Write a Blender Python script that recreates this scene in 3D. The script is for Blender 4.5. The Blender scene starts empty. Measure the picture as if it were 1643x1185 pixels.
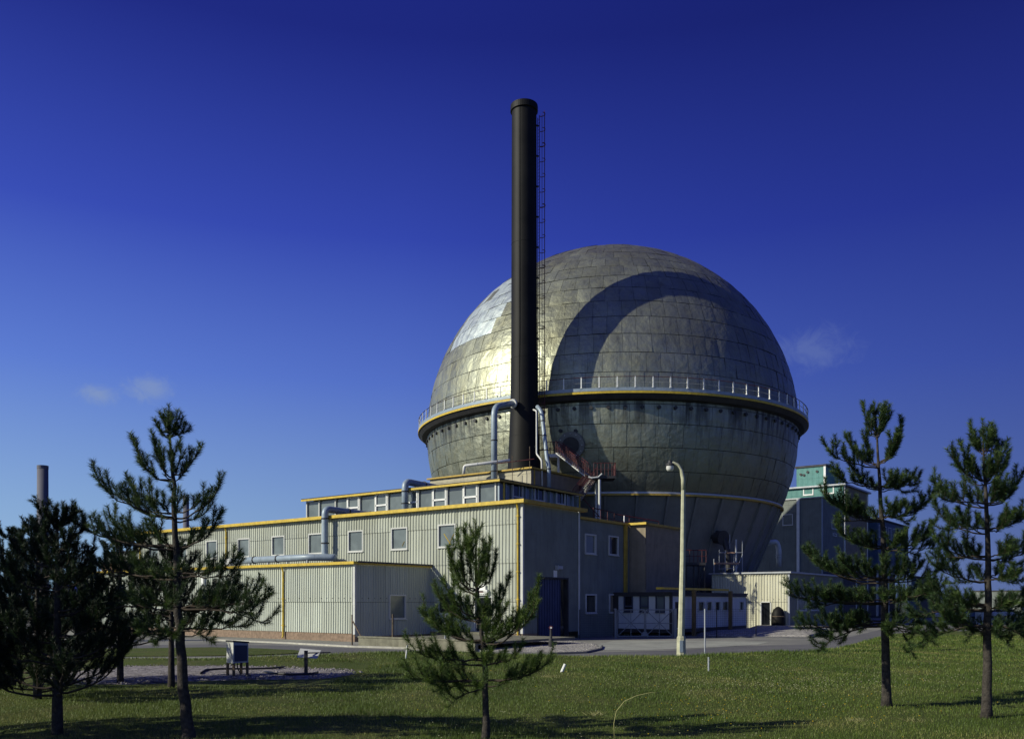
import bpy, math, random
import numpy as np
from mathutils import Vector
rnd = random.Random(7)
R_ = math.radians
sc = bpy.context.scene

# ------------------------------------------------------------------ camera
F, HY, CXP, EZ = 1408.0, 965.0, 821.5, 2.4
cam_d = bpy.data.cameras.new('camera')
cam = bpy.data.objects.new('camera', cam_d)
sc.collection.objects.link(cam)
sc.camera = cam
cam.location = (0, 0, EZ)
cam.rotation_euler = (R_(90), 0, 0)
cam_d.sensor_width = 36
cam_d.lens = 36 * F / 1643
cam_d.shift_y = (HY - 592.5) / 1643
cam_d.clip_end = 20000

# ------------------------------------------------------------------ sky and sun
SUN_EL, SUN_AZ = R_(27.7), R_(250.5)
world = bpy.data.worlds.new("World")
sc.world = world
world.use_nodes = True
wt = world.node_tree
bg = wt.nodes['Background']


class G:
    """tiny node graph helper"""
    def __init__(s, nt): s.nt = nt
    def n(s, typ, **kw):
        nd = s.nt.nodes.new(typ)
        for k, v in kw.items(): setattr(nd, k, v)
        return nd
    def put(s, sock, v):
        if v is None: return
        if isinstance(v, bpy.types.NodeSocket): s.nt.links.new(v, sock)
        else: sock.default_value = v
    def m(s, op, a, b=None, c=None, clamp=False):
        nd = s.n('ShaderNodeMath', operation=op, use_clamp=clamp)
        for i, v in enumerate((a, b, c)): s.put(nd.inputs[i], v)
        return nd.outputs[0]
    def vm(s, op, a, b=None):
        nd = s.n('ShaderNodeVectorMath', operation=op)
        s.put(nd.inputs[0], a); s.put(nd.inputs[1], b)
        return nd.outputs[0]
    def mix(s, f, a, b, mode='MIX'):
        nd = s.n('ShaderNodeMix', data_type='RGBA', blend_type=mode)
        s.put(nd.inputs[0], f); s.put(nd.inputs[6], c4(a)); s.put(nd.inputs[7], c4(b))
        return nd.outputs[2]
    def ramp(s, f, stops, interp='LINEAR'):
        nd = s.n('ShaderNodeValToRGB')
        cr = nd.color_ramp; cr.interpolation = interp
        while len(cr.elements) < len(stops): cr.elements.new(0.5)
        for e, (p, c) in zip(cr.elements, stops):
            e.position = p; e.color = c4(c)
        s.put(nd.inputs[0], f)
        return nd.outputs[0]
    def noise(s, vec, scale, detail=3, rough=.55, dist=0):
        nd = s.n('ShaderNodeTexNoise')
        s.put(nd.inputs['Vector'], vec); nd.inputs['Scale'].default_value = scale
        nd.inputs['Detail'].default_value = detail; nd.inputs['Roughness'].default_value = rough
        nd.inputs['Distortion'].default_value = dist
        return nd.outputs['Fac']
    def sep(s, v):
        nd = s.n('ShaderNodeSeparateXYZ'); s.put(nd.inputs[0], v); return nd.outputs
    def comb(s, x, y, z):
        nd = s.n('ShaderNodeCombineXYZ')
        for i, v in enumerate((x, y, z)): s.put(nd.inputs[i], v)
        return nd.outputs[0]
    def maprange(s, v, a, b, c=0., d=1., smooth=False):
        nd = s.n('ShaderNodeMapRange', interpolation_type='SMOOTHSTEP' if smooth else 'LINEAR')
        for i, x in enumerate((v, a, b, c, d)): s.put(nd.inputs[i], x)
        return nd.outputs[0]


def c4(c):
    if isinstance(c, (tuple, list)):
        return (c[0], c[1], c[2], 1.0) if len(c) == 3 else tuple(c)
    return c


def build_world():
    g = G(wt)
    sky = g.n('ShaderNodeTexSky', sky_type='NISHITA')
    sky.sun_disc = False
    sky.sun_elevation = SUN_EL
    sky.sun_rotation = SUN_AZ
    tc = g.n('ShaderNodeTexCoord')
    d = g.vm('NORMALIZE', tc.outputs['Generated'])
    x, y, z = g.sep(d)
    # deep, polarised looking blue of the slide film: Nishita tinted by height
    tint = g.ramp(g.m('ABSOLUTE', z), SKY_RAMP)
    # brighter and paler towards the sun side, deeper away from it
    sx, sy = math.sin(SUN_AZ), math.cos(SUN_AZ)
    s = g.m('ADD', g.m('MULTIPLY', x, sx), g.m('MULTIPLY', y, sy))     # 1 = towards sun
    side = g.maprange(s, -1.0, 1.0, 0.42, 1.9)
    col = g.vm('MULTIPLY', tint, g.comb(side, g.maprange(s, -1.0, 1.0, 0.42, 1.95), g.maprange(s, -1.0, 1.0, 0.62, 1.36)))
    away = g.maprange(s, -.95, -.2, 0.0, 1.0)
    col = g.vm('MULTIPLY', col, g.comb(g.maprange(away, 0., 1., .42, 1.), g.maprange(away, 0., 1., .46, 1.), g.maprange(away, 0., 1., .66, 1.)))
    pale = g.maprange(s, 0.35, 1.0, 0.0, 0.5, True)
    col = g.mix(pale, col, (0.50, 0.58, 0.72))
    nis = g.vm('MULTIPLY', sky.outputs[0], (0.006, 0.006, 0.009))
    col = g.vm('ADD', col, nis)
    # three small faint clouds low in the sky
    for (cx, cy, wx, wy, st) in CLOUDS:
        dx = (cx - CXP) / F; dz = (HY - cy) / F
        v = Vector((dx, 1, dz)).normalized()
        rt = Vector((v.y, -v.x, 0)).normalized(); up = rt.cross(v)
        a = g.n('ShaderNodeVectorMath', operation='DOT_PRODUCT'); g.put(a.inputs[0], d); a.inputs[1].default_value = rt
        b = g.n('ShaderNodeVectorMath', operation='DOT_PRODUCT'); g.put(b.inputs[0], d); b.inputs[1].default_value = up
        e = g.m('ADD', g.m('POWER', g.m('DIVIDE', a.outputs['Value'], wx / F), 2.0),
                g.m('POWER', g.m('DIVIDE', b.outputs['Value'], wy / F), 2.0))
        r = g.m('SQRT', e)
        nz = g.noise(d, 46.0, 8, .68, .9)
        r = g.m('ADD', r, g.m('MULTIPLY', g.m('SUBTRACT', nz, 0.5), 1.7))
        f = g.m('MULTIPLY', g.maprange(r, 1.0, 0.0, 0, st, True), g.m('GREATER_THAN', y, 0.0))
        col = g.mix(f, col, (0.26, 0.34, 0.50))
    g.nt.links.new(col, bg.inputs[0])
    bg.inputs[1].default_value = 1.0


SKY_RAMP = [(0.0, (.23, .36, .60)), (0.10, (.165, .275, .585)), (0.24, (.074, .140, .565)),
            (0.38, (.025, .048, .41)), (0.54, (.0065, .012, .20)), (1.0, (.006, .012, .19))]
CLOUDS = [(1300, 560, 85, 38, .20), (155, 632, 34, 20, .55), (240, 624, 42, 26, .5)]
build_world()

sun_d = bpy.data.lights.new('sun', 'SUN')
sun = bpy.data.objects.new('sun', sun_d)
sc.collection.objects.link(sun)
sun_d.energy = 4.8
sun_d.angle = R_(0.5)
sun_d.color = (1.0, 0.955, 0.78)
sd = Vector((-math.sin(SUN_AZ) * math.cos(SUN_EL), -math.cos(SUN_AZ) * math.cos(SUN_EL), -math.sin(SUN_EL)))
sun.rotation_euler = sd.to_track_quat('-Z', 'Y').to_euler()
sc.view_settings.view_transform = 'Standard'
sc.view_settings.look = 'None'
sc.view_settings.exposure = 0.0
sc.view_settings.gamma = 1.0
try: sc.cycles.max_bounces = 6
except Exception: pass

# ------------------------------------------------------------------ frames and helpers
C0 = Vector(((838 - CXP) / F * 53.6, 53.6, 0))
UD = Vector((.597, .802, 0)).normalized()
VD = Vector((-UD.y, UD.x, 0))


def W(u, v, z): return C0 + UD * u + VD * v + Vector((0, 0, z))
def at(px, py, Y): return Vector(((px - CXP) / F * Y, Y, EZ + (HY - py) / F * Y))
def gnd(px, py, z=0.0):
    Y = (EZ - z) * F / (py - HY)
    return Vector(((px - CXP) / F * Y, Y, z))
def onu(u, px, py):                       # point of the plane u = const seen at a pixel -> (v, z)
    d = Vector(((px - CXP) / F, 1, 0)); t = (C0.dot(UD) + u) / d.dot(UD)
    return (d * t - C0).dot(VD), EZ + (HY - py) / F * t
def onv(v, px, py):
    d = Vector(((px - CXP) / F, 1, 0)); t = (C0.dot(VD) + v) / d.dot(VD)
    return (d * t - C0).dot(UD), EZ + (HY - py) / F * t


class MB:
    def __init__(s): s.v = []; s.f = []; s.uv = []
    def face(s, pts, uv=None):
        i = len(s.v); s.v += [tuple(p) for p in pts]; s.f.append(tuple(range(i, i + len(pts))))
        s.uv.append(uv if uv else [(0, 0)] * len(pts)); return s
    def hexa(s, p):      # p: 8 points, bottom 4 ccw then top 4
        for q in ((3, 2, 1, 0), (4, 5, 6, 7), (0, 1, 5, 4), (1, 2, 6, 5), (2, 3, 7, 6), (3, 0, 4, 7)):
            s.face([p[i] for i in q])
        return s
    def ubox(s, u0, u1, v0, v1, z0, z1):
        return s.hexa([W(u0, v0, z0), W(u1, v0, z0), W(u1, v1, z0), W(u0, v1, z0),
                       W(u0, v0, z1), W(u1, v0, z1), W(u1, v1, z1), W(u0, v1, z1)])
    def box(s, x0, x1, y0, y1, z0, z1):
        return s.hexa([(x0, y0, z0), (x1, y0, z0), (x1, y1, z0), (x0, y1, z0),
                       (x0, y0, z1), (x1, y0, z1), (x1, y1, z1), (x0, y1, z1)])
    def ring_pts(s, p, d, r, n, ref=None):
        d = Vector(d).normalized()
        a = ref if ref else (Vector((0, 0, 1)) if abs(d.z) < .9 else Vector((1, 0, 0)))
        x = d.cross(a).normalized(); y = d.cross(x)
        return [Vector(p) + (x * math.cos(2 * math.pi * k / n) + y * math.sin(2 * math.pi * k / n)) * r for k in range(n)]
    def tube(s, pts, r, n=8, caps=True):
        pts = [Vector(p) for p in pts]
        rs = r if isinstance(r, (list, tuple)) else [r] * len(pts)
        rings = []
        ref = None
        for i, p in enumerate(pts):
            a = pts[max(0, i - 1)]; b = pts[min(len(pts) - 1, i + 1)]
            d = (b - a).normalized()
            if ref is None:
                ref = Vector((0, 0, 1)) if abs(d.z) < .9 else Vector((1, 0, 0))
            x = d.cross(ref).normalized(); y = d.cross(x).normalized(); ref = -y
            rings.append([p + (x * math.cos(2 * math.pi * k / n) + y * math.sin(2 * math.pi * k / n)) * rs[i] for k in range(n)])
        b = len(s.v)
        for rg in rings: s.v += [tuple(q) for q in rg]
        for i in range(len(pts) - 1):
            for k in range(n):
                k2 = (k + 1) % n
                s.f.append((b + i * n + k, b + i * n + k2, b + (i + 1) * n + k2, b + (i + 1) * n + k))
                s.uv.append([(0, 0)] * 4)
        if caps:
            s.f.append(tuple(b + k for k in range(n))[::-1]); s.uv.append([(0, 0)] * n)
            s.f.append(tuple(b + (len(pts) - 1) * n + k for k in range(n))); s.uv.append([(0, 0)] * n)
        return s
    def lathe(s, c, prof, n=32, a0=0, a1=2 * math.pi):
        c = Vector(c); b = len(s.v); full = abs(a1 - a0) > 6.28
        m = n if full else n + 1
        for (r, z) in prof:
            for k in range(m):
                a = a0 + (a1 - a0) * k / n
                s.v.append((c.x + r * math.cos(a), c.y + r * math.sin(a), c.z + z))
        for i in range(len(prof) - 1):
            for k in range(n):
                k2 = (k + 1) % m
                s.f.append((b + i * m + k, b + i * m + k2, b + (i + 1) * m + k2, b + (i + 1) * m + k))
                s.uv.append([(0, 0)] * 4)
        return s
    def build(s, name, mat, parent=None, smooth=False):
        o0 = Vector((0, 0, 0))
        p = parent
        while p is not None: o0 += p.location; p = p.parent
        me = bpy.data.meshes.new(name)
        vs = [(a[0] - o0.x, a[1] - o0.y, a[2] - o0.z) for a in s.v]
        me.from_pydata(vs, [], s.f)
        ul = me.uv_layers.new(name='UVMap')
        flat = [c for f in s.uv for q in f for c in q]
        ul.data.foreach_set('uv', flat)
        me.materials.append(mat)
        if smooth:
            me.polygons.foreach_set('use_smooth', [True] * len(me.polygons))
        me.update()
        o = bpy.data.objects.new(name, me)
        sc.collection.objects.link(o)
        if parent: o.parent = parent
        return o


def tag(o, label, cat, group=None):
    o['label'] = label; o['category'] = cat
    if group: o['group'] = group
    return o
def thing(name, loc, label, cat, group=None):
    o = bpy.data.objects.new(name, None); sc.collection.objects.link(o)
    o.location = loc; o.empty_display_size = .2
    return tag(o, label, cat, group)
def kind(o, k): o['kind'] = k; return o


# ------------------------------------------------------------------ materials
def mat(name, col, rough=.7, metal=0., var=.25, scale=1.5, streak=0., col2=None, bump=0., bscale=20., spec=.4, grime=0.):
    m = bpy.data.materials.new(name); m.use_nodes = True
    g = G(m.node_tree); p = m.node_tree.nodes['Principled BSDF']
    geo = g.n('ShaderNodeNewGeometry'); pos = geo.outputs['Position']
    lo = tuple(c * (1 - var) for c in col); hi = tuple(min(1, c * (1 + var)) for c in (col2 or col))
    n1 = g.noise(pos, scale, 5, .6)
    c = g.mix(g.maprange(n1, .32, .68), lo, hi)
    if streak:
        sv = g.vm('MULTIPLY', pos, (1.0, 1.0, .09))
        n2 = g.noise(sv, 5.0, 4, .6)
        c = g.mix(g.maprange(n2, .5, .8, 0, streak, True), c, tuple(q * .35 for q in col))
    if grime:
        n3 = g.noise(pos, .6, 6, .7)
        c = g.mix(g.maprange(n3, .52, .75, 0, grime, True), c, tuple(q * .4 for q in col))
    g.put(p.inputs['Base Color'], c)
    p.inputs['Roughness'].default_value = rough
    p.inputs['Metallic'].default_value = metal
    p.inputs['Specular IOR Level'].default_value = spec
    if bump:
        b = g.n('ShaderNodeBump'); b.inputs['Strength'].default_value = bump; b.inputs['Distance'].default_value = .02
        g.put(b.inputs['Height'], g.noise(pos, bscale, 4, .6)); g.put(p.inputs['Normal'], b.outputs[0])
    return m


def corr_mat(name, col, rough=.75, seamz=()):
    """profiled cladding sheet: one tint per sheet, rust and rain streaks, fixing dots; uv = metres"""
    m = bpy.data.materials.new(name); m.use_nodes = True
    g = G(m.node_tree); p = m.node_tree.nodes['Principled BSDF']
    uv = g.n('ShaderNodeUVMap').outputs[0]
    x, y, _ = g.sep(uv)
    sid = g.m('FLOOR', g.m('DIVIDE', x, 1.04))
    wn = g.n('ShaderNodeTexWhiteNoise', noise_dimensions='2D')
    g.put(wn.inputs['Vector'], g.comb(sid, g.m('FLOOR', g.m('DIVIDE', y, 2.4)), 0.))
    c = g.mix(wn.outputs['Value'], tuple(q * .86 for q in col), tuple(q * 1.1 for q in col))
    st = g.noise(g.comb(g.m('MULTIPLY', x, 5.), g.m('MULTIPLY', y, .35), 0.), 1.0, 5, .65)
    c = g.mix(g.maprange(st, .52, .78, 0, .55, True), c, (col[0] * .45, col[1] * .45, col[2] * .42))
    n2 = g.noise(uv, .35, 4, .6)
    c = g.mix(g.maprange(n2, .4, .7, 0, .35), c, (col[0] * .75, col[1] * .72, col[2] * .62))
    lap = g.m('LESS_THAN', g.m('MODULO', g.m('ADD', y, 100 * 2.4 + .05), 2.4), .05)
    c = g.mix(g.m('MULTIPLY', lap, .55), c, (col[0] * .3, col[1] * .3, col[2] * .28))
    # joint line between sheets
    jn = g.m('LESS_THAN', g.m('MODULO', g.m('ADD', x, 50.), 1.04), .035)
    c = g.mix(g.m('MULTIPLY', jn, .45), c, (col[0] * .3, col[1] * .3, col[2] * .28))
    # fixings
    fy = g.m('LESS_THAN', g.m('ABSOLUTE', g.m('SUBTRACT', g.m('MODULO', g.m('ADD', y, 240.), 2.4), .22)), .03)
    fx = g.m('LESS_THAN', g.m('ABSOLUTE', g.m('SUBTRACT', g.m('MODULO', g.m('ADD', x, 50.), .52), .13)), .035)
    c = g.mix(g.m('MULTIPLY', g.m('MULTIPLY', fx, fy), .85), c, (.03, .03, .03))
    g.put(p.inputs['Base Color'], c)
    p.inputs['Roughness'].default_value = rough
    p.inputs['Specular IOR Level'].default_value = .3
    return m


def glass_mat(name, col=(.05, .07, .08), rough=.08):
    m = bpy.data.materials.new(name); m.use_nodes = True
    g = G(m.node_tree); p = m.node_tree.nodes['Principled BSDF']
    geo = g.n('ShaderNodeNewGeometry')
    n = g.noise(geo.outputs['Position'], .8, 2)
    g.put(p.inputs['Base Color'], g.mix(g.maprange(n, .4, .6), tuple(q * .82 for q in col), tuple(q * 1.12 for q in col)))
    p.inputs['Roughness'].default_value = rough
    p.inputs['Specular IOR Level'].default_value = .8
    b = g.n('ShaderNodeBump'); b.inputs['Strength'].default_value = .05; b.inputs['Distance'].default_value = .05
    g.put(b.inputs['Height'], g.noise(geo.outputs['Position'], 1.2, 1)); g.put(p.inputs['Normal'], b.outputs[0])
    return m


M = {}
M['clad'] = corr_mat('profiled_cladding', (.41, .435, .365))
M['clad_annex'] = corr_mat('annex_cladding', (.50, .535, .455))
M['clad_shed'] = corr_mat('shed_cladding', (.56, .55, .42))
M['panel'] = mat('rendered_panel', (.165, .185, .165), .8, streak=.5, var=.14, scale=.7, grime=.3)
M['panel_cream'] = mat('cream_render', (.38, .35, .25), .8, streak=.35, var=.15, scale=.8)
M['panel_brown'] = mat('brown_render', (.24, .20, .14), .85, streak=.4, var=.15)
M['trim'] = mat('grey_white_trim', (.50, .51, .48), .6, var=.1)
M['white'] = mat('white_paint', (.70, .71, .68), .5, var=.08)
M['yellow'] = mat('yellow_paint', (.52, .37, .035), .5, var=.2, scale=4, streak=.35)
M['yellow_dull_shaded'] = mat('dull_and_shaded_yellow', (.40, .27, .04), .6, var=.2, scale=3, streak=.4)  # darker yellow; puts the shade of the right-facing eaves into the colour
M['roof'] = mat('roof_felt', (.06, .06, .065), .9, var=.3)
M['glass'] = glass_mat('window_glass', (.13, .155, .15), .15)
M['glass_dark'] = glass_mat('dark_window_glass', (.01, .012, .016))
M['brick'] = mat('brick_plinth', (.21, .15, .105), .9, var=.3, scale=5, grime=.5)
M['concrete'] = mat('old_concrete', (.17, .165, .12), .9, var=.3, scale=2, streak=.4, bump=.5, grime=.7)
M['duct'] = mat('blue_grey_duct', (.25, .31, .36), .45, .1, var=.12, scale=2.5, streak=.3, spec=.5)
M['duct_white'] = mat('pale_pipe', (.60, .60, .56), .5, var=.1)
M['black'] = mat('black_stack_paint', (.007, .0068, .006), .6, .0, var=.45, scale=.5, streak=.5, spec=.2, bump=.2, bscale=1.5)
M['blackish'] = mat('dark_steel', (.03, .03, .032), .6, var=.3)
M['red'] = mat('red_oxide_paint', (.085, .017, .02), .6, var=.25, scale=6)
M['galv'] = mat('galvanised_steel', (.38, .40, .42), .45, .3, var=.12)
M['blue_door'] = mat('blue_door_paint', (.035, .046, .11), .5, var=.15, streak=.3)
M['teal'] = mat('teal_panel', (.075, .215, .195), .6, var=.12, streak=.25)
M['bluepanel'] = mat('blue_panel', (.035, .07, .14), .6, var=.15)
M['lampcol'] = mat('lamp_column_concrete', (.42, .42, .29), .8, var=.18, scale=4, streak=.3, bump=.3)
M['bark'] = mat('pine_bark', (.042, .036, .030), .95, var=.55, scale=14, bump=1.0, bscale=30)
M['twig'] = mat('pine_twig', (.045, .034, .024), .9, var=.4, scale=9)
M['stackfar'] = mat('far_stack_grey', (.115, .115, .14), .8, var=.1, scale=.05, streak=.2)
M['tan'] = mat('tan_brick', (.34, .21, .14), .85, var=.15)
M['ochre'] = mat('brown_ochre_paint', (.15, .10, .035), .7, var=.25, streak=.4)
M['rubber'] = mat('black_hose', (.02, .02, .022), .5)
M['cabin'] = mat('cabin_white_panel', (.52, .54, .53), .5, var=.08, scale=.9, streak=.25)
M['gatem'] = mat('dull_gate_paint', (.16, .18, .20), .6, var=.15)
M['cab_door'] = mat('dull_slate_paint', (.05, .06, .09), .6, var=.15)
M['wood'] = mat('weathered_timber', (.12, .09, .06), .9, var=.4, scale=8)


def leaf_mat(name, c1, c2, c3):
    m = bpy.data.materials.new(name); m.use_nodes = True
    g = G(m.node_tree); p = m.node_tree.nodes['Principled BSDF']
    a = g.n('ShaderNodeAttribute', attribute_name='rv')
    v = a.outputs['Fac']
    g.put(p.inputs['Base Color'], g.ramp(v, [(0, c1), (.6, c2), (1, c3)]))
    p.inputs['Roughness'].default_value = .55
    p.inputs['Specular IOR Level'].default_value = .35
    tr = g.n('ShaderNodeBsdfTranslucent'); g.put(tr.inputs[0], g.ramp(v, [(0, c2), (1, c3)]))
    ms = g.n('ShaderNodeMixShader'); ms.inputs[0].default_value = .22
    g.put(ms.inputs[1], p.outputs[0]); g.put(ms.inputs[2], tr.outputs[0])
    g.put(m.node_tree.nodes['Material Output'].inputs[0], ms.outputs[0])
    return m


M['needle'] = leaf_mat('pine_needles', (.014, .034, .012), (.036, .072, .020), (.095, .145, .030))
M['needle_light'] = leaf_mat('bright_pine_needles', (.030, .060, .012), (.070, .125, .022), (.16, .22, .045))
M['needle_shaded'] = leaf_mat('shaded_pine_needles', (.006, .014, .008), (.014, .030, .013), (.035, .060, .020))  # darker needle copy; shade on the left pines is put into the colour
M['grass'] = leaf_mat('grass_blades', (.050, .090, .011), (.115, .172, .022), (.25, .24, .075))


# ------------------------------------------------------------------ ground
def ground_mat(name, cols, scales=(.06, .5, 6), rough=.95, bump=.5, speck=None, bscale=18):
    m = bpy.data.materials.new(name); m.use_nodes = True
    g = G(m.node_tree); p = m.node_tree.nodes['Principled BSDF']
    pos = g.n('ShaderNodeNewGeometry').outputs['Position']
    a = g.noise(pos, scales[0], 4); b = g.noise(pos, scales[1], 5, .65); c_ = g.noise(pos, scales[2], 4, .7)
    c = g.mix(g.maprange(a, .35, .65), cols[0], cols[1])
    c = g.mix(g.maprange(b, .45, .72, 0, .7), c, cols[2])
    c = g.mix(g.maprange(c_, .4, .75, 0, .55), c, cols[3])
    if speck:
        v = g.n('ShaderNodeTexVoronoi'); g.put(v.inputs['Vector'], pos); v.inputs['Scale'].default_value = speck
        sc_ = g.n('ShaderNodeSeparateColor'); g.put(sc_.inputs[0], v.outputs['Color'])
        c = g.mix(.75, c, g.mix(sc_.outputs[0], tuple(q * .45 for q in cols[0]), tuple(q * 1.5 for q in cols[1])))
    g.put(p.inputs['Base Color'], c)
    p.inputs['Roughness'].default_value = rough; p.inputs['Specular IOR Level'].default_value = .2
    bm = g.n('ShaderNodeBump'); bm.inputs['Strength'].default_value = bump; bm.inputs['Distance'].default_value = .05
    g.put(bm.inputs['Height'], g.noise(pos, bscale, 4, .7)); g.put(p.inputs['Normal'], bm.outputs[0])
    return m


M['earth'] = ground_mat('far_ground', [(.035, .05, .025), (.05, .06, .035), (.04, .05, .04), (.03, .04, .03)], (.004, .03, .4))
M['yard'] = ground_mat('worn_concrete', [(.17, .17, .155), (.30, .295, .25), (.12, .12, .12), (.15, .15, .14)], (.16, .5, 5), .9, .25)
M['asphalt'] = ground_mat('grey_asphalt', [(.115, .115, .12), (.16, .16, .155), (.085, .085, .09), (.11, .11, .11)], (.15, .7, 9), .9, .3)
M['gravel'] = ground_mat('grey_gravel', [(.30, .29, .26), (.36, .34, .30), (.22, .21, .20), (.15, .14, .14)], (.3, 2., 14), .95, 1.0, speck=9.)
M['cinder'] = ground_mat('mauve_cinder', [(.22, .20, .20), (.28, .26, .25), (.16, .15, .145), (.07, .08, .05)], (.3, 1.2, 12), .95, 1.0, speck=8.)
M['lawn'] = ground_mat('lawn_turf', [(.062, .090, .014), (.088, .120, .019), (.115, .105, .040), (.032, .045, .010)], (.10, .55, 7), .95, 1.0, bscale=26)
M['kerb'] = mat('pale_kerb', (.40, .39, .33), .9, var=.2, scale=3)


def sheet(name, pts, z, m, label_kind='structure'):
    b = MB(); b.face([(p[0], p[1], z) for p in pts])
    return kind(b.build(name, m), label_kind)


b = MB(); S_ = 9000
b.face([(-S_, -200, 0), (S_, -200, 0), (S_, S_, 0), (-S_, S_, 0)])
kind(b.build('ground', M['earth']), 'structure')
sheet('yard', [(-60, 33), (62, 33), (95, 130), (-60, 130)], .004, M['yard'])

# lawn edge next to the road, from pixels of the photograph on flat ground
LE = [(-900, 1062), (330, 1060), (400, 1059), (515, 1054.5), (620, 1051), (720, 1049.5), (810, 1052), (900, 1055.5), (1090, 1056), (1171, 1052.5),
      (1289, 1047), (1345, 1040), (1397, 1027), (1430, 1017), (1500, 1013), (1643, 1012), (2300, 1009)]
LW = [gnd(*p) for p in LE]
LX = [p.x for p in LW]; LY = [p.y for p in LW]


def lawn_far(x): return float(np.interp(x, LX, LY))
def hz(x, y):
    e = lawn_far(x) - y
    bank = .10 * math.exp(-((e - 2.2) / 2.0) ** 2) if x < 12 else 0
    ramp = min(1, max(0, e / .8))
    return .02 + ramp * (.07 + .05 * math.sin(x * .31 + 1) * math.sin(y * .27) + .025 * math.sin(x * 1.3 + y * .7) * math.sin(y * 1.1 - x * .4) + bank)


b = MB()
xs = np.arange(-46, 72.01, .6); nr = 56
grid = []
for x in xs:
    fy = lawn_far(x); col = []
    for j in range(nr + 1):
        t = j / nr; y = -6 + (fy + 6) * (1 - (1 - t) ** 1.35)
        y += (.12 * math.sin(x * 2.3) + .1 * math.sin(x * 5.1)) * t ** 12
        col.append((x, y, hz(x, y)))
    grid.append(col)
for col in grid: b.v += col
for i in range(len(xs) - 1):
    for j in range(nr):
        a = i * (nr + 1) + j
        b.f.append((a, a + nr + 1, a + nr + 2, a + 1)); b.uv.append([(0, 0)] * 4)
kind(b.build('lawn', M['lawn'], smooth=True), 'structure')

# asphalt road strip in front of the buildings
rf = [(-900, 1046), (330, 1033), (466, 1035), (563, 1040), (719, 1044.5), (830, 1047), (960, 1046), (1100, 1042), (1180, 1036), (1300, 1033), (1360, 1022), (1420, 1008), (1500, 1004), (1700, 1002), (2300, 1000)]
rn = [(2300, 1012), (1700, 1014), (1500, 1018), (1430, 1024), (1345, 1046), (1250, 1054), (1100, 1060), (900, 1060), (700, 1056), (515, 1060), (330, 1066), (-900, 1068)]
sheet('road', [gnd(*p) for p in rf + rn], .009, M['asphalt'])
# grass island and footpath on the left
isl = [(-300, 1045), (200, 1041), (340, 1039), (420, 1041), (472, 1043.5), (500, 1047), (455, 1049.5), (400, 1051.5), (330, 1052.5), (-300, 1056)]
b = MB(); ip = [gnd(*p) for p in isl]
b.face([(p.x, p.y, .05) for p in ip])
for i in range(len(ip)):
    p, q = ip[i], ip[(i + 1) % len(ip)]
    b.face([(p.x, p.y, 0), (q.x, q.y, 0), (q.x, q.y, .05), (p.x, p.y, .05)])
kind(b.build('grass_verge', M['lawn']), 'structure')
fp = [(-300, 1057), (330, 1053.5), (400, 1052.5), (460, 1050.5), (520, 1048.5), (560, 1049), (520, 1054), (400, 1058), (330, 1060), (-300, 1063)]
sheet('footpath', [gnd(*p) for p in fp], .015, M['yard'])
M['apron'] = ground_mat('pale_concrete_slab', [(.27, .28, .24), (.36, .37, .31), (.17, .17, .16), (.22, .22, .20)], (.25, .7, 5), .9, .25)
sheet('concrete_apron', [gnd(*p) for p in [(958, 1033), (985, 1027.5), (1110, 1027), (1235, 1029.5), (1215, 1034), (1120, 1039), (1040, 1042.5), (968, 1043)]], .0135, M['apron'])
# kerb line along building side of the road
b = MB()
kl = [gnd(*p) for p in [(-300, 1036), (339, 1027), (466, 1032.5), (563, 1038), (719, 1042.5), (800, 1046.5)]]
for p, q in zip(kl, kl[1:]):
    n = Vector((-(q - p).y, (q - p).x, 0)).normalized() * .35
    up = Vector((0, 0, .09))
    b.hexa([p, q, q + n, p + n, p + up, q + up, q + n + up, p + n + up])
kind(b.build('kerb', M['kerb']), 'structure')


def mound(name, px, h, m, kd='stuff', seg=3):
    P = [gnd(*p) for p in px]; c = sum(P, Vector()) / len(P)
    b = MB(); rings = []
    for s, hh in ((1.0, .0), (.97, h * .5), (.8, h * .9), (.45, h), (0.02, h)):
        rings.append([c + (p - c) * s + Vector((0, 0, hh + (rnd.uniform(-.02, .02) if s < .9 else 0))) for p in P])
    for r0, r1 in zip(rings, rings[1:]):
        for i in range(len(P)):
            j = (i + 1) % len(P)
            b.face([r0[i], r0[j], r1[j], r1[i]])
    return kind(b.build(name, m), kd), c, P


def stones(name, P, n, r0, r1, z, m, label=None):
    # loose stones scattered in a polygon (fan sampling)
    c = sum(P, Vector()) / len(P); b = MB()
    for _ in range(n):
        i = rnd.randrange(len(P)); p, q = P[i], P[(i + 1) % len(P)]
        s, t = rnd.random(), rnd.random()
        if s + t > 1: s, t = 1 - s, 1 - t
        o = c + (p - c) * s + (q - c) * t
        r = rnd.uniform(r0, r1); a = rnd.random() * 6
        k = [o + Vector((math.cos(a + i * 1.57) * r * rnd.uniform(.6, 1.2), math.sin(a + i * 1.57) * r * rnd.uniform(.6, 1.2), z)) for i in range(4)]
        top = o + Vector((0, 0, z + r * rnd.uniform(.5, 1)))
        for i2 in range(4): b.face([k[i2], k[(i2 + 1) % 4], top])
    return kind(b.build(name, m), 'stuff')


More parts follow.
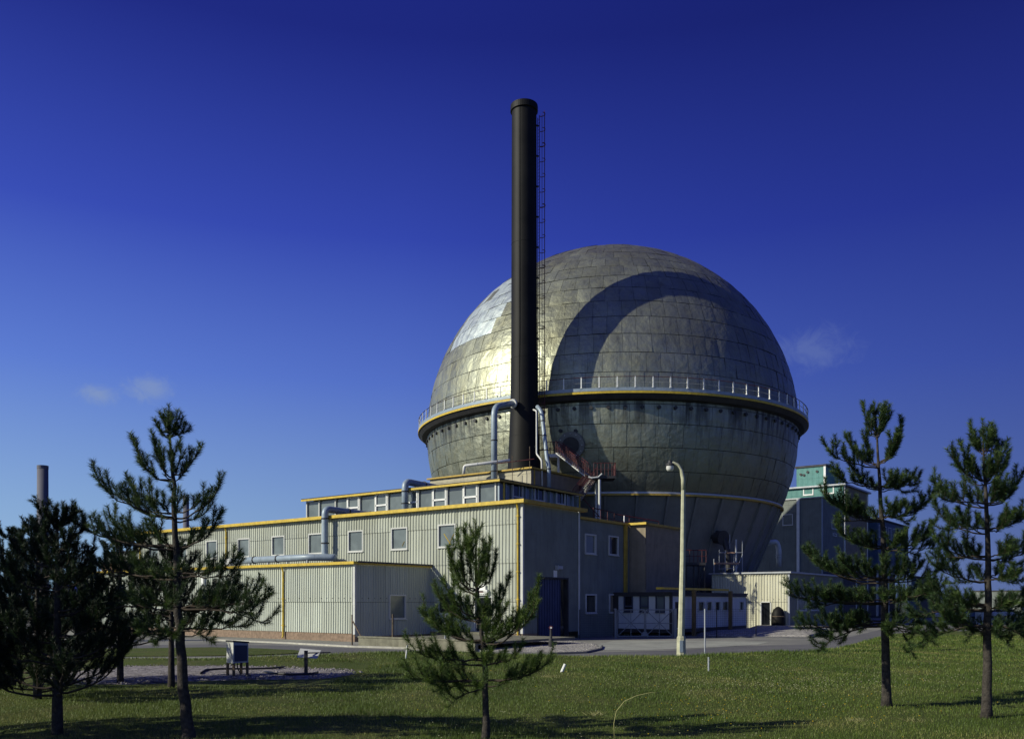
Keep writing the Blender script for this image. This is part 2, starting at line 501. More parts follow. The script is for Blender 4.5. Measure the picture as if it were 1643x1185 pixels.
_, gc, GP = mound('gravel_bed', [(762, 1042), (800, 1046), (880, 1047.5), (940, 1046), (962, 1040), (955, 1033), (915, 1029), (860, 1029), (828, 1034), (790, 1038)], .08, M['gravel'])
for kp in ([(775, 1045), (830, 1048.5), (885, 1049.3), (940, 1047.5), (964, 1042), (966, 1037)], [(1085, 1021.5), (1180, 1022.5), (1300, 1023.5), (1332, 1015)]):
    P = [gnd(*p) + Vector((0, 0, .03)) for p in kp]
    kind(MB().tube(P, .075, 6).build('kerb', M['asphalt']), 'structure')
stones('loose_gravel', GP, 1500, .02, .06, .05, M['gravel'])
_, gc2, GP2 = mound('gravel_bank', [(1115, 1018), (1180, 1021), (1300, 1022), (1330, 1014), (1322, 1003), (1270, 1001), (1215, 1004), (1195, 1012)], .30, M['gravel'])
_, gc3, GP3 = mound('cinder_patch', [(60, 1090), (95, 1104), (200, 1103), (300, 1096), (420, 1093), (520, 1091), (585, 1084), (560, 1077), (440, 1073), (330, 1070), (200, 1072), (110, 1078)], .14, M['cinder'])
stones('loose_cinder', GP3, 2600, .02, .065, .11, M['cinder'])


# ------------------------------------------------------------------ wall builders
def P3(axis, off, a, z):
    return W(off, a, z) if axis == 'u' else W(a, off, z)


def corr_wall(b, axis, off, a0, a1, z0, z1, holes=(), pitch=.26, depth=.052, tiers=2.4):
    """profiled sheet wall on plane (axis = off); outward is the negative axis direction"""
    prof = [(0, 0), (.16, 0), (.32, 1), (.68, 1), (.84, 0)]
    xs = []; n = int((a1 - a0) / pitch) + 2
    for i in range(n):
        for fx, h in prof:
            x = a0 + (i + fx) * pitch
            if x <= a1: xs.append((x, h))
    xs.append((a1, 0))
    for h0 in holes:
        for x in (h0[0], h0[1]):
            xs.append((x, .5))
    xs.sort()
    zs = [z0]; k = math.ceil((z0 + .01) / tiers)
    while k * tiers < z1: zs.append(k * tiers); k += 1
    zs.append(z1)
    for (xa, ha), (xb, hb) in zip(xs, xs[1:]):
        if xb - xa < 1e-5: continue
        mid = (xa + xb) / 2
        for za, zb in zip(zs, zs[1:]):
            segs = [(za, zb)]
            for (h0, h1, y0, y1) in holes:
                if h0 <= mid <= h1:
                    ns = []
                    for (p, q) in segs:
                        if y1 <= p or y0 >= q: ns.append((p, q)); continue
                        if p < y0: ns.append((p, y0))
                        if q > y1: ns.append((y1, q))
                    segs = ns
            for (p, q) in segs:
                def o(z, h): return off - (h * depth + .022 * (zb - z) / (zb - za + 1e-6))
                b.face([P3(axis, o(p, ha), xa, p), P3(axis, o(p, hb), xb, p), P3(axis, o(q, hb), xb, q), P3(axis, o(q, ha), xa, q)],
                       [(xa, p), (xb, p), (xb, q), (xa, q)])
    return b


def flat_wall(b, axis, off, a0, a1, z0, z1, holes=()):
    return corr_wall(b, axis, off, a0, a1, z0, z1, holes, pitch=.9, depth=.012, tiers=3.3)


def bx(b, axis, off0, off1, a0, a1, z0, z1):
    if axis == 'u': b.ubox(off0, off1, a0, a1, z0, z1)
    else: b.ubox(a0, a1, off0, off1, z0, z1)
    return b


def window(parent, axis, off, a0, a1, z0, z1, fr=.09, m='trim', gl='glass', label=None, bars=()):
    """frame proud of the wall, pane set back; bars: fractions (horizontal)"""
    f = MB(); o0, o1 = off - .085, off + .1
    bx(f, axis, o0, o1, a0 - .03, a0 + fr - .03, z0 - .03, z1 + .03)
    bx(f, axis, o0, o1, a1 - fr + .03, a1 + .03, z0 - .03, z1 + .03)
    bx(f, axis, o0, o1, a0 + fr - .03, a1 - fr + .03, z0 - .03, z0 + fr - .03)
    bx(f, axis, o0, o1, a0 + fr - .03, a1 - fr + .03, z1 - fr + .03, z1 + .03)
    for t in bars:
        zz = z0 + (z1 - z0) * t
        bx(f, axis, o0 - .01, o1 - .02, a0 + fr - .03, a1 - fr + .03, zz - .05, zz + .05)
    bx(f, axis, o0 - .05, o0, a0 - .06, a1 + .06, z0 - .07, z0 - .02)
    w = f.build('window', M[m], parent)
    if label: w['label'] = label
    p = MB(); bx(p, axis, off + .03, off + .04, a0 + fr - .03, a1 - fr + .03, z0 + fr - .03, z1 - fr + .03)
    p.build('pane', M[gl], w)
    return w


def drainpipe(parent, axis, off, a, z0, z1, m='yellow', r=.06):
    d = MB()
    d.tube([P3(axis, off - .28, a, z1), P3(axis, off - .2, a, z1 - .12), P3(axis, off - .14, a, z1 - .35), P3(axis, off - .14, a, z0 + .15), P3(axis, off - .2, a, z0)], r, 10)
    z = z0 + .8
    while z < z1 - .6:
        bx(d, axis, off - .22, off - .03, a - r - .03, a + r + .03, z - .03, z + .03); z += 1.7
    return d.build('drainpipe', M[m], parent, smooth=False)


# ------------------------------------------------------------------ main hall
V_L = 43.0
hall = thing('process_hall', W(3, 20, 0), 'long two-storey corrugated grey hall with yellow roof edge', 'building')
wz = (5.97, 7.43)
wins = [(5.30 + 4.27 * k, 6.78 + 4.27 * k) for k in range(9)]
gw = (onu(0, 733, 990)[0], onu(0, 704, 990)[0], 1.62, 2.98)
dr = (onu(0, 790, 1022)[0], onu(0, 762, 1022)[0], .55, 2.75)
holes = [(a, c, wz[0], wz[1]) for a, c in wins] + [gw, dr]
b = MB(); corr_wall(b, 'u', 0, .12, V_L, .45, 8.42, holes)
b.build('wall', M['clad'], hall)
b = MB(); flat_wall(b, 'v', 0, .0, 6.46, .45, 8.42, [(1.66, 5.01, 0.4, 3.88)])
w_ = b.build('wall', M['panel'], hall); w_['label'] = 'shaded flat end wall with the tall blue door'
b = MB(); b.ubox(.06, 6.4, .14, V_L - .1, 8.36, 8.44); b.build('roof', M['roof'], hall)
b = MB(); b.ubox(-.02, .5, V_L, V_L + .1, .3, 8.4); b.ubox(.5, 12, V_L, V_L + .1, .3, 8.4)
b.build('wall', M['panel'], hall)
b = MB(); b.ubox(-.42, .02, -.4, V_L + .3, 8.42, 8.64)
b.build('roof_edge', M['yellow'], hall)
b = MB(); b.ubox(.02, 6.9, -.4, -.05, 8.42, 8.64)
e = b.build('roof_edge', M['yellow_dull_shaded'], hall)  # end eave in the darker yellow, its shade painted in
b = MB(); b.ubox(-.05, .10, -.07, .12, .45, 8.42); b.build('corner_strip', M['trim'], hall)
b = MB(); b.ubox(-.0, .3, .05, V_L, -.3, .45); b.ubox(.0, 1.6, -.02, .04, -.3, .45); b.build('plinth', M['brick'], hall)
for a, c in wins: window(hall, 'u', 0, a, c, *wz)
window(hall, 'u', 0, *gw[:2], *gw[2:], gl='glass_dark')
drainpipe(hall, 'u', 0, onu(0, 833, 800)[0], .05, 8.42)
drainpipe(hall, 'u', 0, onu(0, 365, 860)[0], 5.1, 8.42)
drainpipe(hall, 'u', 0, 42.3, .05, 8.42)
# yellow tape crosses on the inside of two panes
for (a0, z0, a1, z1) in ((6.35, 6.85, 5.75, 6.1), (5.5, 6.8, 5.95, 6.1), (10.1, 6.2, 9.9, 6.5)):
    b = MB(); b.tube([W(.02, a0, z0), W(.02, a1, z1)], .03, 4)
    b.build('tape_strip', M['yellow'], hall)
# entrance door in the long wall with a canopy and notice above
b = MB(); b.ubox(.12, .16, dr[0] + .06, dr[1] - .06, dr[2], dr[3] - .05); d_ = b.build('door', M['glass_dark'], hall)
b = MB()
b.ubox(-.06, .1, dr[0] - .05, dr[0] + .05, dr[2], dr[3]); b.ubox(-.06, .1, dr[1] - .05, dr[1] + .05, dr[2], dr[3]); b.ubox(-.06, .1, dr[0] + .05, dr[1] - .05, dr[3] - .08, dr[3] + .02)
b.build('frame', M['trim'], d_)
b = MB(); b.ubox(-.25, -.06, dr[0] + .25, dr[1] - .1, dr[3] + .06, dr[3] + .42); b.ubox(-.16, -.06, dr[0] + .45, dr[1] - .5, dr[3] + .42, dr[3] + .72)
nb = b.build('notice_board', M['white'], hall)
b = MB()
vc = (dr[0] + dr[1]) / 2 + .05
b.ubox(-.262, -.25, vc - .25, vc + .25, dr[3] + .24, dr[3] + .3); b.build('red_mark', M['red'], nb)
b = MB()
for k in range(6):
    b = MB(); b.ubox(-.262, -.25, vc - .42 + k * .14, vc - .36 + k * .14, dr[3] + .1, dr[3] + .16); b.build('dark_mark', M['blackish'], nb)
b = MB(); b.ubox(-.262, -.25, vc - .2, vc + .15, dr[3] + .31, dr[3] + .36)
b.build('dark_mark', M['blackish'], nb)
b = MB(); b.ubox(-1.3, -.1, dr[0] - .2, dr[1] + .3, 0, .52); b.build('doorstep', M['concrete'], hall)
# tall blue door
b = MB()
n = 9
for k in range(n):
    a0 = 1.70 + k * (5.01 - 1.74 - .62) / n
    b.ubox(a0, a0 + (2.66 / n) - .015, .16, .2, 0.02, 3.86); b.ubox(a0 + .04, a0 + 2.66 / n - .06, .13, .16, .02, 3.86)
dd = b.build('sliding_door', M['blue_door'], hall)
b = MB(); b.ubox(4.5, 5.0, .5, .54, .02, 3.86); b.ubox(4.44, 4.5, .2, .5, .02, 3.86); b.build('door_leaf', M['blue_door'], dd)
b = MB(); b.ubox(1.55, 1.66, -.05, .3, 0, 3.98); b.ubox(5.01, 5.12, -.05, .3, 0, 3.98); b.ubox(1.66, 5.01, -.05, .3, 3.88, 3.98); b.ubox(1.66, 5.01, .6, .65, 0, 3.88)
b.build('door_frame', M['blackish'], dd)
b = MB(); b.ubox(6.3, 6.46, -.09, -.03, .2, 8.42); b.build('corner_strip', M['trim'], hall)
b = MB(); a0 = onv(0, 889, 0)[0]; a1 = onv(0, 897, 0)[0]
b.ubox(a0 - .1, a0 + .3, -.04, -.015, 3.99, 4.42); b.build('door_notice', M['white'], hall)
b = MB(); b.ubox(a0 + .1, a0 + .75, -.2, -.05, 4.52, 4.72); b.ubox(a0 + .05, a0 + .12, -.3, -.03, 4.45, 4.75); b.build('door_lamp', M['galv'], hall)

# upper glazed storey
st2 = thing('glazed_clerestory', W(10, 16, 8.4), 'glazed grey clerestory storey with yellow eaves on the hall roof', 'building')
U2, V2, VL2, UR2 = 5.8, 6.28, 26.75, 16.4
zt = 10.86
b = MB(); b.ubox(U2 + .12, UR2, V2 + .12, VL2, 8.0, zt); b.build('wall', M['glass'], st2)
b = MB(); b.ubox(U2 - .35, UR2 + .2, V2 - .35, VL2 + .3, zt + .16, zt + .22); b.build('roof', M['roof'], st2)
b = MB(); b.ubox(U2 - .36, U2 - .28, V2 - .36, VL2 + .3, zt, zt + .15); b.ubox(U2 - .28, U2 + .1, V2 - .28, VL2, zt + .02, zt + .14)
b.build('roof_edge', M['yellow'], st2)
b = MB(); b.ubox(U2 - .28, UR2 + .2, V2 - .36, V2 - .28, zt, zt + .15); b.build('roof_edge', M['yellow_dull_shaded'], st2)
edge = [480 + 12, 512, 538, 557, 577, 602, 622, 647, 671, 694, 717, 743, 767, 795]
vs = [onu(U2, p, 800)[0] for p in edge]
for i, v in enumerate(vs):
    b = MB(); b.ubox(U2 - .02, U2 + .12, v - .06, v + .06, 8.3, zt); b.build('mullion', M['trim'], st2)
for i in range(len(vs) - 1):
    if i in (3, 5, 7, 9, 11):
        v1, v0 = vs[i] - .06, vs[i + 1] + .06
        b = MB()
        b.ubox(U2 - .05, U2 + .08, v0, v1, 9.92, 10.05); b.ubox(U2 - .05, U2 + .08, v0, v0 + .1, 8.4, zt); b.ubox(U2 - .05, U2 + .08, v1 - .1, v1, 8.4, zt)
        b.ubox(U2 - .05, U2 + .08, v0 + .1, v1 - .1, zt - .07, zt)
        w = b.build('window', M['white'], st2)
        b = MB(); b.ubox(U2 + .05, U2 + .07, v0 + .1, v1 - .1, 8.4, zt - .07); b.build('pane', M['glass'], w)
for i in range(14):
    u = U2 + .1 + i * (UR2 - U2 - .2) / 13
    b = MB(); b.ubox(u - .05, u + .05, V2 - .02, V2 + .12, 8.3, zt); b.build('mullion', M['duct'], st2)
for k, (p0, p1) in enumerate(((822, 839), (857, 874), (892, 907))):
    a0, a1 = onv(V2, p0, 800)[0], onv(V2, p1, 800)[0]
    zb = 9.1
    b = MB(); b.ubox(a0, a0 + .12, V2 - .05, V2 + .08, zb, zt); b.ubox(a1 - .12, a1, V2 - .05, V2 + .08, zb, zt)
    b.ubox(a0 + .12, a1 - .12, V2 - .05, V2 + .08, zb, zb + .1); b.ubox(a0 + .12, a1 - .12, V2 - .05, V2 + .08, 9.95, 10.06)
    w = b.build('window', M['trim'], st2)
    b = MB(); b.ubox(a0 + .12, a1 - .12, V2 + .05, V2 + .06, zb + .1, zt); b.build('pane', M['glass_dark'], w)
b = MB(); b.tube([W(U2 + .5, V2 - .1, zt), W(U2 + .5, V2 - .1, 8.4)], .07, 8); b.build('drainpipe', M['yellow'], st2)
b = MB(); b.tube([W(UR2 - .1, V2 - .12, zt), W(UR2 - .1, V2 - .12, 8.0)], .06, 8); b.build('drainpipe', M['yellow'], st2)

# lower lean-to annex in front
annex = thing('corrugated_annex', W(-3.4, 18, 0), 'low corrugated annex with yellow eaves jutting from the hall', 'building')
UA, VA0, VA1 = -6.75, 7.51, 40.0
zA = 4.66
b = MB(); corr_wall(b, 'u', UA, VA0 + .12, VA1, .5, zA, pitch=.21); b.build('wall', M['clad_annex'], annex)
a0w, a1w = onv(VA0, 624, 955)[0], onv(VA0, 650, 955)[0]
zw0, zw1 = onv(VA0, 637, 992)[1], onv(VA0, 637, 954)[1]
b = MB(); corr_wall(b, 'v', VA0, UA, -.05, .3, zA, [(a0w, a1w, zw0, zw1)], pitch=.21, depth=.03)
b.build('wall', M['clad'], annex)
window(annex, 'v', VA0, a0w, a1w, zw0, zw1, gl='glass', m='trim')
b = MB(); b.ubox(UA + .1, -.02, VA0 + .1, VA1, zA - .02, zA + .05); b.build('roof', M['roof'], annex)
b = MB(); b.ubox(UA - .3, UA + .04, VA0 - .2, VA1, zA, zA + .17); b.build('roof_edge', M['yellow'], annex)
b = MB(); b.ubox(UA + .04, -.06, VA0 - .2, VA0 - .06, zA, zA + .14); b.build('roof_edge', M['yellow_dull_shaded'], annex)
b = MB(); b.ubox(UA + .04, -.05, VA0 - .26, VA0 - .2, zA + .1, zA + .2); b.build('flashing', M['roof'], annex)
b = MB(); b.ubox(UA - .07, UA + .06, VA0 - .06, VA0 + .12, 2.2, zA); b.ubox(UA - .06, UA + .04, VA0 - .05, VA0 + .12, .45, 2.2); b.build('corner_strip', M['trim'], annex)
b = MB(); b.ubox(UA - .02, UA + .3, VA0, VA1, -.4, .5); b.ubox(UA + .3, -.05, VA0 - .01, VA0 + .2, -.4, .3); b.build('plinth', M['brick'], annex)
drainpipe(annex, 'u', UA, onu(UA, 457, 907)[0], .1, zA)
b = MB(); vb, zb = onu(UA, 363, 943); b.ubox(UA - .12, UA - .04, vb - .35, vb + .35, zb - .3, zb + .35); b.build('wall_plate', M['white'], annex)
b = MB(); vb, zb = onu(UA, 329, 930); b.ubox(UA - .25, UA - .04, vb - .12, vb + .12, zb - .35, zb + .3); b.build('wall_lamp', M['white'], annex)

# third stage: cream block that carries the stack
U3 = (at(852, 748, 73.7) - C0).dot(UD); V3 = (at(852, 748, 73.7) - C0).dot(VD)
z3 = 13.55
VL3 = onu(U3, 690, 770)[0]
blk = thing('cream_plant_room', W(U3 + 3, V3 + 4, 10), 'cream rooftop block with thin yellow edge beneath the black stack', 'building')
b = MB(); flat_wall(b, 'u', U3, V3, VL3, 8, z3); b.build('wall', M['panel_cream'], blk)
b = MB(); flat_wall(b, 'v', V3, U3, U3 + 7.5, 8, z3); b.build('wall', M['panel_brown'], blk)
b = MB(); b.ubox(U3, U3 + 7.5, V3, VL3, z3 - .1, z3 + .02); b.ubox(U3 + .05, U3 + 7.4, VL3 - .1, VL3, 8, z3 - .1); b.build('roof', M['roof'], blk)
b = MB(); b.ubox(U3 - .25, U3 + .02, V3 - .25, VL3 + .2, z3 + .02, z3 + .15); b.ubox(U3 + .02, U3 + 7.5, V3 - .25, V3 + .02, z3 + .02, z3 + .15)
b.ubox(U3 + .35, U3 + .5, V3 - .09, V3 - .03, 8, z3)
b.build('roof_edge', M['yellow_dull_shaded'], blk)


def pipe_run(parent_name, label, cat, pts, r, m, flanges=(), bend=.5, n=14, group=None):
    """pipe with rounded elbows"""
    pts = [Vector(p) for p in pts]
    out = [pts[0]]
    for i in range(1, len(pts) - 1):
        a, c, e = pts[i - 1], pts[i], pts[i + 1]
        l1, l2 = (c - a).length, (e - c).length; k = min(bend, l1 * .45, l2 * .45)
        p0 = c + (a - c).normalized() * k; p1 = c + (e - c).normalized() * k
        for t in range(6):
            t /= 5
            out.append(p0 * (1 - t) ** 2 + c * 2 * t * (1 - t) + p1 * t * t)
    out.append(pts[-1])
    t_ = thing(parent_name, pts[0], label, cat, group)
    b = MB(); b.tube(out, r, n); b.build('pipe', m, t_, smooth=True)
    for (i, f) in flanges:
        p = pts[i].lerp(pts[i + 1], f); d = (pts[i + 1] - pts[i]).normalized()
        b = MB(); b.tube([p - d * .04, p + d * .04], r * 1.18, n); b.build('flange', M['blackish'] if m is M['duct'] else M['galv'], t_)
    return t_


# duct on the annex roof rising over the hall eave
zp = onu(-1.1, 516, 894)[1]
v1 = onu(-1.3, 521, 890)[0]; v0 = onu(-1.3, 386, 897)[0]
vtop = onu(-.65, 521.5, 815)[0]; ztop = onu(-.65, 521, 816)[1]
dA = pipe_run('roof_duct', 'blue-grey duct lying on annex roof, rising past the upper windows and over the eave', 'duct',
         [W(-1.9, v0, zp - .02), W(-1.9, v0 - 8.5, zp), W(-.65, v0 - 10.2, zp), W(-.65, vtop, zp), W(-.65, vtop, ztop), W(4.9, vtop, ztop - .1), W(4.9, 13.3, ztop - .1)],
         .25, M['duct'], [(0, .3), (0, .62), (3, .3), (3, .8), (4, .4), (4, .8), (0, .02)], .42)
b = MB(); b.ubox(-2.2, -1.5, v0 + .05, v0 + .9, 4.75, 5.75); b.ubox(-2.3, -1.4, v0 - .5, v0 + 1.6, 4.72, 4.78); b.build('fan_box', M['white'], dA)
for k in range(4):
    b = MB(); b.ubox(-1.97, -1.83, v0 - 2 - k * 2.2, v0 - 1.9 - k * 2.2, 4.7, zp - .2); b.build('support', M['galv'], dA)
# second riser, from hall roof over the clerestory
pB0 = W(5.25, onu(5.25, 650, 800)[0], 8.5); vB = onu(5.25, 650, 772)[0]; zB = onu(5.25, 650, 772)[1]
pipe_run('roof_duct', 'short blue-grey duct bending over the clerestory eave', 'duct',
         [pB0, W(5.25, vB, zB), W(10.5, vB, zB - .15), W(10.5, vB - 3, 11.1)], .26, M['duct'], [(0, .45), (1, .4), (1, .75), (0, .75)], .5)

# ------------------------------------------------------------------ the sphere
SX, SY, SZ, SR = 11.04, 100.19, 20.9, 20.6
sph = thing('reactor_sphere', (SX, SY, 0), 'huge grey steel-clad reactor sphere with railed walkway', 'sphere')


def sphere_mat():
    m = bpy.data.materials.new('weathered_aluminium_cladding'); m.use_nodes = True
    g = G(m.node_tree); p = m.node_tree.nodes['Principled BSDF']
    a = g.n('ShaderNodeAttribute', attribute_name='rv'); v = a.outputs['Fac']
    pat = g.n('ShaderNodeAttribute', attribute_name='patch').outputs['Fac']
    pos = g.n('ShaderNodeNewGeometry').outputs['Position']
    c = g.mix(v, (.26, .275, .215), (.31, .325, .25))
    n1 = g.noise(pos, .35, 5, .6)
    c = g.mix(g.maprange(n1, .40, .70, 0, .55), c, (.21, .20, .115))
    st = g.noise(g.vm('MULTIPLY', pos, (1, 1, .16)), 2.2, 5, .7)
    c = g.mix(g.maprange(st, .5, .78, 0, .6, True), c, (.07, .07, .06))
    # rain stains running down from the walkway and grey bloom near the top
    z = g.sep(pos)[2]
    run = g.m('MULTIPLY', g.maprange(z, 16.8, 20.6, 0, 1, True), g.m('LESS_THAN', z, 21.0))
    st2 = g.noise(g.vm('MULTIPLY', pos, (1, 1, .05)), 1.6, 3, .6)
    c = g.mix(g.m('MULTIPLY', run, g.maprange(st2, .42, .62, 0, .85, True)), c, (.04, .04, .04))
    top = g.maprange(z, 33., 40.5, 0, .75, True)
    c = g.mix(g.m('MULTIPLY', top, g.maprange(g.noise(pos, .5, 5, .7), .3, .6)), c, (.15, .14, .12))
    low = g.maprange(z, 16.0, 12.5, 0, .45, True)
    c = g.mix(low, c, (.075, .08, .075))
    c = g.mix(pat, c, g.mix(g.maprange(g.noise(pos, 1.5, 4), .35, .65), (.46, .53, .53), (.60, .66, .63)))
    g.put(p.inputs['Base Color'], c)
    p.inputs['Metallic'].default_value = .72
    r = g.m('ADD', g.maprange(g.noise(pos, 1.4, 4, .6), .3, .7, .36, .54), g.m('MULTIPLY', v, .06))
    g.put(p.inputs['Roughness'], r)
    b = g.n('ShaderNodeBump'); b.inputs['Strength'].default_value = .5; b.inputs['Distance'].default_value = .14
    g.put(b.inputs['Height'], g.noise(pos, 1.7, 3, .55)); g.put(p.inputs['Normal'], b.outputs[0])
    return m


M['sphere'] = sphere_mat()
M['seam'] = mat('dark_seam', (.045, .045, .04), .8)


def set_attr(me, name, vals):
    at_ = me.attributes.new(name, 'FLOAT', 'POINT'); at_.data.foreach_set('value', vals)


def sph_pt(lat, lon, r): return Vector((SX + r * math.cos(lat) * math.cos(lon), SY + r * math.cos(lat) * math.sin(lon), SZ + r * math.sin(lat)))


# rows of cladding panels; latitude seams
lat_z = [12.6, 14.4, 16.5, 18.6, 20.35]
zz = [21.5, 23.3, 25.15, 27.0, 28.8, 30.5, 32.1, 33.6, 35.0, 36.2, 37.3, 38.3, 39.2, 39.9, 40.5, 41.0, 41.35]
rows = list(zip(lat_z, lat_z[1:])) + [(20.35, 21.5)] + list(zip(zz, zz[1:]))
pv, pf, rv, pt_ = [], [], [], []
r2 = random.Random(3)
patch_px = [(797, 478), (815, 470), (778, 505), (763, 520), (745, 535), (733, 548), (805, 492), (790, 470), (775, 490), (762, 505), (812, 462), (797, 462), (803, 480), (783, 487), (788, 518), (770, 531), (750, 524), (738, 542), (815, 458)]


def sph_hit(px, py):
    d = Vector(((px - CXP) / F, 1, (HY - py) / F)); o = Vector((-SX, -SY, EZ - SZ))
    a_, b_, c_ = d.dot(d), 2 * o.dot(d), o.dot(o) - SR * SR
    q = b_ * b_ - 4 * a_ * c_
    if q < 0: return None
    return Vector((0, 0, EZ)) + d * ((-b_ - math.sqrt(q)) / (2 * a_))


PH = [h for h in (sph_hit(*p) for p in patch_px) if h]
seamf = MB()
for ri, (za, zb) in enumerate(rows):
    la, lb = math.asin((za - SZ) / SR), math.asin(min(.9999, (zb - SZ) / SR))
    rad = SR * math.cos((la + lb) / 2)
    n = max(10, int(2 * math.pi * rad / (1.32 if za < 36 else 1.7)))
    off = r2.random()
    for k in range(n):
        jl = r2.uniform(-.07, .07) * .0
        l0 = 2 * math.pi * (k + off) / n; l1 = 2 * math.pi * (k + 1 + off) / n
        cn = sph_pt((la + lb) / 2, (l0 + l1) / 2, SR)
        val = r2.random(); isp = 1.0 if any((cn - h).length < 1.35 for h in PH) else 0.0
        tilt_a, tilt_b = r2.gauss(0, .014), r2.gauss(0, .014)
        bul = r2.gauss(.014, .020)
        gl = .012 / rad; ga = .03 / SR
        base = len(pv); NN = 4
        for i in range(NN + 1):
            for j in range(NN + 1):
                s, t = i / NN, j / NN
                lat = la + ga + (lb - la - 2 * ga) * t; lon = l0 + gl + (l1 - l0 - 2 * gl) * s
                e = (s - .5) * tilt_a * 1.4 + (t - .5) * tilt_b * 2 + bul * 16 * s * (1 - s) * t * (1 - t)
                pv.append(tuple(sph_pt(lat, lon, SR + .03 + e)))
                rv.append(val); pt_.append(isp)
        for i in range(NN):
            for j in range(NN):
                a = base + i * (NN + 1) + j
                pf.append((a, a + NN + 1, a + NN + 2, a + 1))
b = MB(); b.v = [tuple(v) for v in pv]; b.f = pf; b.uv = [[(0, 0)] * 4] * len(pf)
cl = b.build('cladding', M['sphere'], sph, smooth=True)
set_attr(cl.data, 'rv', rv); set_attr(cl.data, 'patch', pt_)
prof = []
for k in range(48):
    lat = math.asin((12.2 - SZ) / SR) + (math.pi / 2 - math.asin((12.2 - SZ) / SR)) * k / 47
    prof.append((SR * math.cos(lat) * .9985, SR * math.sin(lat) * .9985))
b = MB(); b.lathe((SX, SY, SZ), prof, 128); b.build('shell', M['seam'], sph, smooth=True)
# conical skirt with ribs
M['skirt'] = mat('grey_skirt_panel', (.17, .175, .165), .6, .25, var=.15, scale=.5, streak=.4)
rt_, rb_ = 18.75, 13.75
b = MB(); b.lathe((SX, SY, 0), [(rb_, -.2), (rt_, 12.3)], 96)
sk = b.build('skirt', M['skirt'], sph)
nrib = 40
for k in range(nrib):
    a = 2 * math.pi * k / nrib + .03
    if math.sin(a) > .35: continue
    c, s = math.cos(a), math.sin(a); tx, ty = -s, c
    q = []
    for (r, z) in ((rb_, 0), (rt_, 12.2)):
        for (dr_, w) in ((-.1, -.11), (.22, -.11), (.22, .11), (-.1, .11)):
            q.append((SX + (r + dr_) * c + tx * w, SY + (r + dr_) * s + ty * w, z))
    b = MB(); b.hexa(q); b.build('rib', M['skirt'], sk)
# horizontal panel joints on the skirt
b = MB()
for z in (4.2, 8.1):
    r = rb_ + (rt_ - rb_) * z / 12.5
    b.lathe((SX, SY, z), [(r, -.04), (r + .04, 0), (r + .03, .04)], 96)
b.build('joint', M['seam'], sk)
# lower ring
b = MB(); b.lathe((SX, SY, 0), [(18.3, 12.25), (19.1, 12.25), (19.1, 12.42), (18.3, 12.42)], 128); b.build('lower_ring', M['yellow_dull_shaded'], sph)
b = MB(); b.lathe((SX, SY, 0), [(18.2, 12.43), (19.0, 12.43), (19.0, 12.6), (18.2, 12.75)], 128); b.build('gutter', M['galv'], sph)
# walkway
ZR = 21.2
b = MB(); b.lathe((SX, SY, ZR), [(20.5, -.62), (21.2, -.5), (21.55, -.12), (21.55, -.02), (20.5, -.02)], 128)
wk = b.build('walkway', M['blackish'], sph)
b = MB(); b.lathe((SX, SY, ZR), [(21.58, -.1), (21.66, -.1), (21.66, .09), (21.58, .09)], 160); b.build('yellow_edge', M['yellow'], wk)
b = MB(); b.lathe((SX, SY, ZR), [(20.4, .13), (21.6, .13), (21.6, .42), (21.55, .42), (21.55, .16)], 160); b.build('kick_plate', M['duct'], wk)
b = MB()
b.lathe((SX, SY, ZR), [(21.55, 1.36), (21.6, 1.39), (21.55, 1.42), (21.5, 1.39), (21.55, 1.36)], 160); b.build('top_rail', M['red'], wk)
b = MB(); b.lathe((SX, SY, ZR), [(21.55, .87), (21.58, .89), (21.55, .91), (21.52, .89), (21.55, .87)], 160); b.build('mid_rail', M['galv'], wk)
NP = 84
post0 = None
for k in range(NP):
    a = 2 * math.pi * k / NP
    if post0 is None:
        b = MB(); b.box(SX + 21.5, SX + 21.58, SY - .05, SY + .05, ZR + .1, ZR + 1.42)
        b.box(SX + 21.44, SX + 21.64, SY - .07, SY + .07, ZR + .42, ZR + .5)
        post0 = b.build('railing_post', M['white'], wk); post0.parent = wk
    else:
        o = post0.copy(); sc.collection.objects.link(o); o.parent = wk; o.rotation_euler = (0, 0, a)
# vent plugs under the walkway
for k in range(84):
    a = 2 * math.pi * (k + .5) / 84
    if math.sin(a) > .25: continue
    z = 20.05; r = math.sqrt(SR * SR - (z - SZ) ** 2)
    d = Vector((math.cos(a), math.sin(a), 0)); p = Vector((SX, SY, z)) + d * (r - .1)
    b = MB(); b.tube([p, p + d * .3], .17, 10); b.build('vent_plug', M['blackish'], sph)
# circular hatch with flange
def hatch(px, py, r, ln, label=None):
    h = sph_hit(px, py); n = (h - Vector((SX, SY, SZ))).normalized()
    b = MB(); b.tube([h - n * .2, h + n * ln], r, 32)
    hh = b.build('access_hatch', M['skirt'], sph)
    b = MB(); b.tube([h + n * ln, h + n * (ln + .12)], r * .62, 28); b.build('hatch_door', M['blackish'], hh)
    for k in range(12):
        q = h + n * (ln + .03)
        x = n.cross(Vector((0, 0, 1))).normalized(); y = n.cross(x)
        c_ = q + (x * math.cos(k * .5236) + y * math.sin(k * .5236)) * r * .85
        b = MB(); b.tube([c_ - n * .05, c_ + n * .08], .05, 6); b.build('bolt', M['galv'], hh)
    return hh
hatch(917, 714, 1.25, .35)
for (px, py) in ((900, 691), (924, 691)):
    h = sph_hit(px, py); n = (h - Vector((SX, SY, SZ))).normalized()
    b = MB(); b.tube([h - n * .1, h + n * .25], .17, 10); b.build('vent_plug', M['blackish'], sph)
